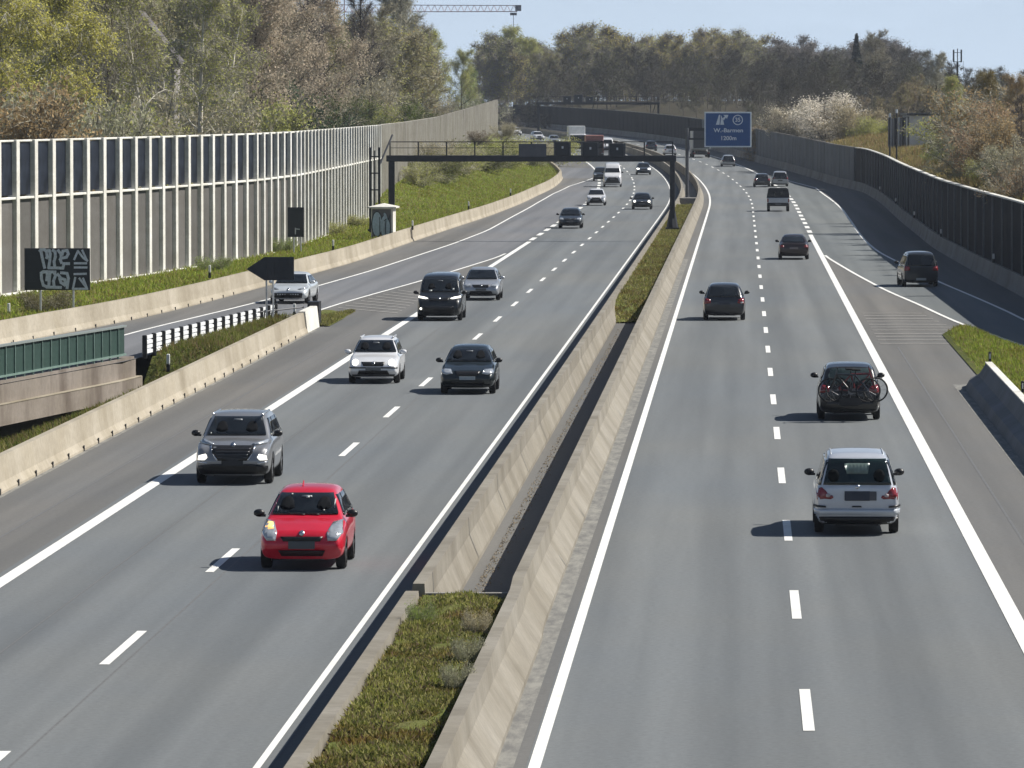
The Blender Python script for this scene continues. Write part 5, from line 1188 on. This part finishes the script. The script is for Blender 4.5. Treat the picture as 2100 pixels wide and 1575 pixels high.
# trees between the road bend and the left embankment
tree_px('budding2', 1040, 62, 900, 'tall half bare tree in the gap, left of the far gantry', OL, wide=1.2); tree_px('budding', 1085, 85, 960, 'olive tree right of the tall half bare tree', OL, wide=1.2)
tree_px('slim', 1018, 170, 868, 'dark trunk in front of the end of the ribbed wall', BR)
tree_px('bush', 985, 268, 700, 'reddish brown scrub on the embankment behind the gantry railing', (.15,.09,.07), name='bush', cat='bush', wide=1.5, z=4.0); tree_px('bush', 1035, 250, 800, 'dark scrub beside the far bend', BR, name='bush', cat='bush', wide=1.3, z=4.)
# right side
RT = [('budding', 2085, 165, 380, 'golden brown tree at the right picture edge', TAN), ('budding', 2010, 158, 420, 'broad golden olive tree above the right wall', (.20,.165,.06)), ('budding2', 1962, 165, 520, 'green tipped tree left of the golden tree', OL),
 ('bush2', 1975, 205, 480, 'olive bush with pale leaves above the right wall', OL), ('bush2', 2060, 240, 340, 'tangled brown bush nearest the right edge', TAN), ('bush', 1990, 250, 370, 'grey twiggy bush on the dry bank', GY), ('bush', 2100, 280, 310, 'russet brambles on the dry bank at the right edge', BR),
 ('bush2', 1925, 300, 450, 'dark green low bush before the grey building', GR_), ('bare2', 1915, 115, 760, 'thin bare tree left of the antenna mast', GY), ('bare', 1800, 75, 850, 'dense dark leafless tree right of the conifer', (.06,.05,.05))]
XT = [(2030,175,395),(2075,210,365),(1990,215,430),(1985,250,440),(2095,235,330),(2040,265,350),(2000,285,380),(2070,300,325),(1950,325,410),(2105,325,300),(2020,325,345),(1985,345,365),(1805,262,650),(1848,322,560),(1893,326,545)]
XL = ['golden brown','russet','pale olive','grey green','tangled tan','brown','straw coloured','mottled russet','grey twiggy','low tan','low olive','low grey','pale green','small olive','small tan']
XP = ['highest, under the skyline','upper row at the right edge','upper row left of centre','beside the hall','right edge, second row','middle of the bank','middle left of the bank','low right of the bank','low beside the hall side','lowest at the right edge','lowest in the middle','lowest on the left','next to the thin poles','below the thin poles','below the hall']
for i, (px, yt, D) in enumerate(XT):
    tree_px('bush2' if i%3 else 'bush', px, yt, D, '%s bush on the right bank, %s' % (XL[i], XP[i]), [TAN,(.42,.30,.2),OL,GY][i%4], group='trees and bushes above the right wall', name='bush', cat='bush', wide=1.25)
for k_, px, yt, D, lb, cl in RT: tree_px(k_, px, yt, D, lb, cl, group='trees and bushes above the right wall', name='bush' if 'bush' in k_ else 'tree', cat='bush' if 'bush' in k_ else 'tree')
for i, (px, yt, D, cl, lb) in enumerate(((1640,212,640,(.66,.61,.52),'left part of the blossoming shrub with white flower clusters'),(1700,190,660,(.85,.80,.74),'white blossoming shrub behind the right wall'),(1752,215,650,(.44,.38,.26),'tan budding shrub right of the white blossoms'),(1790,240,640,OL,'pale green shrub where the right wall steps'))):
    tree_px('bush2', px, yt, D, lb, cl, name='bush', cat='bush', wide=1.4, group='shrubs behind the grey right wall')
# canopy of nearer bank trees (out of the frame to the right, they throw the streaky shade on the ramp)
for i, (D, h_) in enumerate(((268,6.),(284,5),(300,6.5),(318,5.),(335,6),(352,5))):
    plant('slim', XC(D)+uRB(D)+3.0+(i%3)*1.0, D, h_, ('nearest','second nearest','third nearest','third farthest','second farthest','farthest')[i]+' slender bare sapling in the row on the dry bank beside the right wall', BR, group='saplings on the dry bank')
# far wood: one mass made of many simple trees
def wood(name, label, spots, twm, leafcols, seed, ntw=3600, nlf=2400):
    rg = np.random.default_rng(seed); V = []; T_ = []; mi = []; o = 0
    protos = [tree_arrays(H=16, seed=100+seed+i, ntw=ntw, nlf=nlf, tl=1.0, twd=.075, ls=.13, spread=.34, nl=11, sides=3, sub=(5,3), jit=.5) for i in range(4)]
    for (x, y, z, h, ci) in spots:
        TV, TT, CV, CT, m_ = protos[rg.integers(0,4)]; a = rg.random()*6.28; c, s_ = math.cos(a), math.sin(a); k = h/16; wd = 1.0+.35*rg.random()
        Rm = np.array([[c,-s_,0],[s_,c,0],[0,0,1]])
        for v, t, mm in ((TV, TT, None), (CV, CT, m_)):
            vv = (v*np.array([k*wd,k*wd,k])) @ Rm.T + np.array([x,y,z-.3]); V.append(vv); T_.append(t+o); o += len(v)
            mi += ([0]*len(t) if mm is None else [0 if q == 0 else 1+ci for q in mm])
    lm = [vegmat(name+'_leaf_%d' % i, c, False) for i, c in enumerate(leafcols)]
    me = np_mesh(name, np.concatenate(V), np.concatenate(T_), [twm]+lm, mi); ob = link(name, me); tag(ob, label, 'wood', kind='stuff'); return ob
ridge = [(980,100),(1010,75),(1060,85),(1120,95),(1150,70),(1190,65),(1230,68),(1290,75),(1340,85),(1390,85),(1440,65),(1480,60),(1520,80),(1560,90),(1600,90),(1640,80),(1680,100),(1720,105),(1760,95),(1800,80),(1840,98),(1870,115),(1900,140),(1940,155),(2000,165),(2100,170)]
rx = [a for a, _ in ridge]; ry = [b for _, b in ridge]
sp_ = []; rr = random.Random(5)
for i in range(118):
    px = 985 + (1900-985)*(i % 59)/58 + rr.uniform(-9,9); row = i // 59; D = 1150 + row*60 + rr.uniform(0,50); x = back(px, D); z = ground_z(x, D)
    yt = np.interp(px, rx, ry) + rr.uniform(-8,22) + (12 if row == 0 and rr.random() < .6 else 0)
    sp_.append((x, D, z, max(6, hz(yt, D)-z), 2 if (px > 1560) else (1 if 1330 < px < 1500 or rr.random() < .25 else 0)))
wood('far_wood', 'far wood of grey brown spring trees closing the valley', sp_, flat('far_twig', (.26,.24,.215), .9, var=.4, scale=.05, spec=.1), [(.33,.34,.19), (.46,.42,.17), (.17,.16,.17)], 3)
# understory of the far wood and fill behind the left wall
sp_ = []
for i in range(110):
    px = 1070 + (1900-1070)*(i%55)/54 + rr.uniform(-8,8); D = (1150 if i < 55 else 1090) + rr.uniform(0,25); x = back(px, D); z = ground_z(x, D); sp_.append((x, D, z, rr.uniform(6,11), rr.choice([0,0,1])))
for i in range(230):       # thicket right behind the long curving wall
    D = 660 + 500*(i%115)/114 + rr.uniform(-4,4); x = XC(D) + uRB(D) + 4 + rr.uniform(0, 30) + (25 if i > 114 else 0)
    if D < 760 and x < XC(D) + uRB(D) + 12: x += 10
    z = ground_z(x, D); sp_.append((x, D, z, rr.uniform(4.5,8.5) if D > 800 else rr.uniform(2.6,4.2), rr.choice([0,0,1])))
wood('far_undergrowth', 'dark undergrowth along the foot of the far wood', sp_, flat('far_twig2', (.13,.12,.11), .9, var=.3, scale=.05, spec=.1), [(.09,.09,.06), (.14,.15,.07)], 7, 2200, 1400)
sp_ = []
for i in range(64):
    px = -40 + 900*(i % 32)/31 + rr.uniform(-10,10); D = 470 + (i//32)*60 + px*.22 + rr.uniform(0,40); x = back(px, D); z = ground_z(x, D); yt = np.interp(px, [-40,500,640,700,800,870,960,1000],[-60,-40,20,20,40,60,130,190]) + rr.uniform(0,60)
    sp_.append((x, D, z, max(5, hz(yt, D)-z), rr.choice([0,1,2])))
wood('left_wood', 'tangled wood filling in behind the left hand trees', sp_, flat('left_twig', (.38,.355,.265), .9, var=.4, scale=.2, spec=.1), [(.44,.45,.19), (.44,.41,.24), (.30,.32,.17)], 9, 3600, 2600)
sp_ = []
for i in range(46):
    px = 1560 + (2140-1560)*i/45 + rr.uniform(-6,6); D = 650 + rr.uniform(0,180) if px > 1840 else 740 + rr.uniform(0,160); x = back(px, D); z = ground_z(x, D); yt = np.interp(px, [1560,1800,1890,1960,2100],[235,185,150,170,175]) + rr.uniform(0,40)
    sp_.append((x, D, z, max(3, hz(yt, D)-z), rr.choice([0,1,2])))
wood('right_wood', 'brown thicket filling in behind the right noise wall', sp_, flat('right_twig', (.32,.27,.21), .9, var=.4, scale=.2, spec=.1), [(.32,.30,.16), (.40,.32,.19), (.22,.22,.15)], 13, 3000, 2200)
# conifer tip
def conifer(px, yt, D, label):
    x = back(px, D); z = ground_z(x, D); h = hz(yt, D)-z; r = empty('conifer', (x, D, z)); tag(r, label, 'tree'); MB().tube((0,0,0),(0,0,h),.25,.03,7).build('trunk', BARK, r)
    rg = np.random.default_rng(4); N = 9000; t = rg.random(N)**.7; zz = h*(1-t*.85); rad = t*h*.20*np.sqrt(rg.random(N)); a = rg.random(N)*6.28; c_ = np.stack([rad*.8*np.cos(a), rad*.8*np.sin(a), zz], 1)
    V, T_ = leaves(c_, N, .22, rg, .1); o = link('crown', np_mesh('crown', V, T_, [LEAF]), r); o.color = (.03,.04,.035,1)
conifer(1755, 70, 1120, 'dark conifer tip rising above the far wood')

# grass tufts
def tufts(name, label, fn, N, h, wd, cols, seed, tilt=.6):
    rg = np.random.default_rng(seed); pts = np.array([fn(rg) for _ in range(N)]); hh = h*(.4+rg.random((N,1))*1.1)
    d = unit(np.array([0,0,1.]) + rg.normal(0,tilt,(N,3))); pr = unit(np.cross(d, rg.normal(0,1,(N,3)))); V = np.stack([pts-pr*wd/2, pts+pr*wd/2, pts+d*hh], 1).reshape(-1,3)
    mi = rg.choice(len(cols), N, p=[.4,.25,.2,.15][:len(cols)] if len(cols) == 4 else None)
    ms = [vegmat('%s_blade_%d' % (name, i), c, False, .35) for i, c in enumerate(cols)]
    ob = link(name, np_mesh(name, V, np.arange(3*N).reshape(-1,3), ms, mi)); tag(ob, label, 'grass', kind='stuff')
MC = [(.25,.25,.08), (.13,.15,.045), (.38,.36,.17), (.19,.15,.11)]
def fmed(D0, D1, zz):
    def f(rg):
        D = D0 + (D1-D0)*rg.random(); u = -5.44 + 1.55*rg.random()
        n = math.sin(u*3.1+D*.9)+math.sin(u*5.3-D*1.7); return P(u, D, zz(u, D) + .03*n - .02)
    return f
tufts('median_grass', 'low mossy grass and weeds growing in the near median', fmed(50, 95.6, lambda u, D: .68), 90000, .085, .05, MC, 1, 1.2)
tufts('median_grass', 'yellow green grass in the median from the trough to the cross wall', fmed(233, 470, lambda u, D: .68*min(1, .1+(D-233)/9.)), 60000, .14, .06, MC, 2, 1.0)
GC = [(.29,.36,.06), (.20,.27,.045), (.30,.31,.10), (.30,.25,.13)]
def fverge(rg):
    D = 190 + 560*rg.random(); a = WX(D)-XC(D)+.1; b = uLB(D)-.4; t = rg.random(); wl = WX(D)-XC(D)-2.2; u = a + (b-a)*t; tt = (u-wl)/(uLB(D)-.35-wl)
    return P(u, D, zl(u, D, tt)-.03)
tufts('verge_grass', 'fresh green grass on the verge and embankment between ramp barrier and noise wall', fverge, 150000, .24, .08, GC, 3, .9)
def fgore(rg):
    D = 118 + 113*rg.random()**.9; a = uRAIL(D)+(.2 if D < 199 else .5); b = UML-.3; t = rg.random(); u = a+(b-a)*t; wl = uRAIL(D)+(-1.5 if D < 199 else .1); tt = (u-wl)/(UML-.28-wl)
    return P(u, D, zdip(u, D, tt)-.02)
tufts('gore_grass_blades', 'rough grass in the strip below the bridge railing and guard rail', fgore, 60000, .24, .05, [(.16,.19,.045),(.22,.20,.085),(.24,.19,.11),(.10,.13,.03)], 4)
tufts('gore_grass_blades', 'tongue of grass at the end of the foreground barrier', lambda rg: (lambda D: P(-16.95-1.3*rg.random()*min(1,(246-D)/8), D, .05))(229.5+15.5*rg.random()), 7000, .12, .04, MC, 6)
def fisl(rg):
    D = 142 + 79*rg.random(); a = 8.15; b = max(8.1, uGR(D)-.6); t = rg.random(); return P(a+(b-a)*t, D, .02+.28*math.sin(math.pi*t))
tufts('island_grass_blades', 'tufted grass on the island between carriageway and entry ramp', fisl, 40000, .18, .045, GC, 5)
def fbank(rg):
    D = 215 + 420*rg.random(); t = rg.random()**1.3; u = uRB(D)+1.0+20*t; tt = (u-(uRB(D)+.75))/21.25; return P(u, D, 3.75+min(tt*22,14)*.165+.35*math.sin(D*.06+tt*9)-.05)
tufts('bank_grass', 'dry straw coloured grass on the bank above the right noise wall', fbank, 90000, .55, .09, [(.34,.28,.15),(.26,.22,.10),(.19,.20,.07),(.27,.19,.13)], 8)
# single small bushes on verges
for px, py, lb, cl in ((575,505,'small leafy bush at the foot of the noise wall left of the narrow sign',GR_),(655,470,'small bush against the noise wall behind the narrow sign',OL),(730,455,'bush between the noise wall and the cabinet',OL),(440,545,'weedy bush at the wall foot above the ramp barrier',GR_)):
    x, D = at(px, py, .6); x = max(x, WX(D)+.6); plant('lowbush', x, D, 1.3, lb, cl, 'bush', 'bush', z=.2)
for px, D, lb, cl in ((95,236,'small budding shrub under the graffitied sign',(.16,.15,.08)),):
    plant('lowbush', back(px, D), D-1, 1.6, lb, cl, 'bush', 'bush', z=.2)
SL = ['left end','second','third','fourth','fifth','sixth','seventh','eighth','ninth','tenth','eleventh','right end']
for i in range(12):
    px = 862 + i*24; py = 352 - i*4 + (i%3)*9; D = 490 + i*20; q = at_d(px, py, D)
    u_ = q[0]-XC(D); wl = WX(D)-XC(D)-2.2; tt = max(.05, min(.9, (u_-wl)/(uLB(D)-.35-wl))); z_ = P(u_, D, zl(u_, D, tt))[2]
    plant('lowbush' if i%2 else 'bush', q[0], D, 2.4+.7*(i%3), '%s bush of the brushy row on the upper embankment' % SL[i], [OL,(.20,.22,.08),BR,OL][i%4], 'bush', 'bush', group='bushes on the embankment', z=z_, wide=1.5)
for px, py, h_, lb in ((850,380,2.0,'bramble bush on the green embankment under the gantry'),(960,375,1.8,'brown bush high on the green embankment'),(1040,360,1.5,'dry bush on the far part of the green embankment'),(900,360,1.6,'olive bush below the ribbed wall')):
    D = 500 if px < 900 else (560 if px < 1000 else 620); x = at_d(px, py, D)[0]; plant('lowbush', x, D, h_, lb, OL if px < 930 else BR, 'bush', 'bush', z=at_d(px, py, D)[2]-1.2, wide=1.6)
for i, (u, D) in enumerate(((-4.15, 84.5),(-4.1, 80.5),(-4.2,89),(-5.2,90.5))):
    plant('lowbush', XC(D)+u, D, .6, ['dead grey weed against the median barrier, nearer one','dead grey weed against the median barrier at the bottom edge','purple brown weed near the trough kerb','small green weed by the left median barrier'][i], [GY,GY,BR,GR_][i], 'weed', 'weed', z=.70, wide=.55)

# ------------------------------------------------------------------ crane, mast, buildings
D = 1500.; a = at_d(600, 14, D); b = at_d(1072, 20, D); L = b[0]-a[0]; zc = at_d(0, 18, D)[2]; xm_ = back(700, D)
ck = empty('tower_crane', (xm_, D, ground_z(xm_, D))); tag(ck, 'distant tower crane with its pale red jib across the sky', 'crane')
CR = flat('crane_red', (.50,.32,.33), .6, .1, var=.15, scale=.3); CRD = flat('crane_dark', (.16,.17,.20), .6)
zl_ = zc - ck.location.z; xa, xb = a[0]-xm_, b[0]-xm_
mb = MB(); nn = 34
for z_, y_ in ((-.9,-.7),(-.9,.7),(1.1,0)): mb.tube((xa,y_,zl_+z_),(xb-1.5,y_,zl_+z_*.8),.13,n=4)
for i in range(nn):
    x0_ = xa+(xb-1.5-xa)*i/nn; x1_ = xa+(xb-1.5-xa)*(i+1)/nn; xc_ = (x0_+x1_)/2
    for y_ in (-.7,.7): mb.tube((x0_,y_,zl_-.9),(xc_,0,zl_+1.0),.08,n=3).tube((xc_,0,zl_+1.0),(x1_,y_,zl_-.9),.08,n=3)
mb.build('jib', CR, ck)
mb = MB()
for sx in (-.9,.9):
    for sy in (-.9,.9): mb.tube((sx,sy,0),(sx,sy,zl_+6),.14,n=4)
for i in range(20):
    z_ = i*(zl_)/20; z2 = (i+1)*zl_/20
    for sx in (-.9,.9): mb.tube((sx,-.9,z_),(sx,.9,z2),.08,n=3); mb.tube((-.9,sx,z_),(.9,sx,z2),.08,n=3)
mb.build('mast', CR, ck)
tx = at_d(1053, 0, D)[0]-xm_; MB().box((tx,0,zl_-1.4), (1.8,1.6,.7)).build('trolley', CRD, ck); MB().tube((tx,0,zl_-1.5),(tx,0,zl_-6.5),.10,n=4).build('hoist_rope', CRD, ck)
MB().box((xb-1.2,0,zl_+.2), (1.6,1.4,1.6)).build('jib_end', CRD, ck)
D = 700.; x = back(1962, D); z = hz(170, D)-6; mast = empty('antenna_mast', (x, D, z-8)); tag(mast, 'radio mast with three slim antennas on the right skyline', 'antenna')
zt_ = lambda py: hz(py, D)-(z-8)
MB().tube((0,0,0),(0,0,zt_(128)),.16,.13,8).build('pole', STEEL_D, mast); MB().tube((0,0,zt_(128)),(0,0,zt_(100)),.06,n=6).build('tip', STEEL_M, mast)
for xx in (-.48,.48): MB().box((xx,0,(zt_(102)+zt_(128))/2), (.20,.14,zt_(102)-zt_(128)), bev=.03).build('antenna_panel', STEEL_M, mast)
MB().box((0,0,zt_(127)), (1.1,.08,.08)).box((0,0,zt_(108)), (1.0,.06,.06)).build('cross_bar', STEEL_D, mast)
for i in range(3): MB().box((-.75+i*.75,.2,zt_(140)), (.04,.04,zt_(125)-zt_(155))).build('rod', STEEL_M, mast)
D = 575.; x0 = back(1864, D); x1 = back(1935, D); zt3 = hz(237, D); zb3 = hz(320, D)-3; bd = empty('hall_building', ((x0+x1)/2, D, zb3)); tag(bd, 'pale flat-roofed hall half hidden by bushes above the right wall', 'building')
W_ = x1-x0; Hh = zt3-zb3; HP = flat('hall_plaster', (.46,.48,.52), .8, var=.1, scale=.4)
MB().box((0,5,Hh/2), (W_,10,Hh)).build('wall', HP, bd); MB().box((0,5,Hh+.12), (W_+.5,10.5,.24)).build('roof', STEEL_D, bd)
mb = MB(); xw = -W_/2; mb.add([(xw,.0,0),(xw-1.3,12,0),(xw-1.3,12,Hh-.5),(xw,0,Hh-.1)], [(0,1,2,3)]); mb.prism([(xw-.02,0.,0),(xw-1.4,12,0),(xw-1.3,12.1,0)], (0,0,0), (0,0,Hh-.3)); mb.build('side_wing', flat('hall_dark', (.10,.10,.12), .7), bd)
for i in range(5): MB().box((xw-.2-i*.25, .8+i*2.3, Hh/2-.1), (.12,.3,Hh-.2)).build('downpipe', STEEL_D if i%2 else GALV, bd)
for sx, lb in ((1838,'thin dark pole with a round head left of the hall'),(1824,'second thin pole beside the hall')):
    x = back(sx, 512); r = empty('lamp_pole', (x, 512, hz(330,512)-2)); tag(r, lb, 'pole'); hh_ = hz(232 if sx > 1830 else 240, 512)-r.location.z; MB().tube((0,0,0),(0,0,hh_),.09,.07,7).build('pole', STEEL_D, r); MB().tube((0,0,hh_),(0,0,hh_+.35),.12,.1,8).build('head', GALV, r)
D = 500.; x = back(285, D); z = ground_z(x, D); hs = empty('house', (x, D, z)); tag(hs, 'brown roofed house gable glimpsed through the left trees', 'house')
zr = hz(28, D)-z; ze = hz(100, D)-z; wd_ = 3.2
mb = MB(); mb.prism([(-wd_,0,0),(wd_,0,0),(wd_,0,ze-1),(0,0,zr),(-wd_,0,ze-1)], (0,0,0), (0,9,0)); mb.build('wall', flat('house_plaster', (.30,.28,.26), .85), hs)
mb = MB(); mb.prism([(-wd_-.4,-.3,ze-1.3),(0,-.3,zr+.02),(wd_+.4,-.3,ze-1.3),(wd_+.4,-.3,ze-1.05),(0,-.3,zr+.3),(-wd_-.4,-.3,ze-1.05)], (0,0,0), (0,9.6,0)); mb.build('roof', flat('roof_tiles', (.10,.09,.09), .8), hs)
MB().box((-1.,-.02,ze*.7), (.9,.08,1.2)).build('window', GLASS, hs); MB().box((1.,-.02,ze*.7), (.9,.08,1.2)).build('window', GLASS, hs)
for o in list(bpy.data.objects):
    if '_used' in o: del o['_used']

# ------------------------------------------------------------------ air
hm = bpy.data.materials.new('haze_air'); hm.use_nodes = True; ht = hm.node_tree; ht.nodes.clear()
ho = ht.nodes.new('ShaderNodeOutputMaterial'); pv = ht.nodes.new('ShaderNodeVolumePrincipled'); pv.inputs['Color'].default_value = (.80,.88,1,1); pv.inputs['Density'].default_value = .00008; pv.inputs['Anisotropy'].default_value = .2
ht.links.new(pv.outputs[0], ho.inputs['Volume'])
hb = MB().box((0, 1200, 38), (3600, 3200, 92)).build('haze', hm); hb['kind'] = 'stuff'
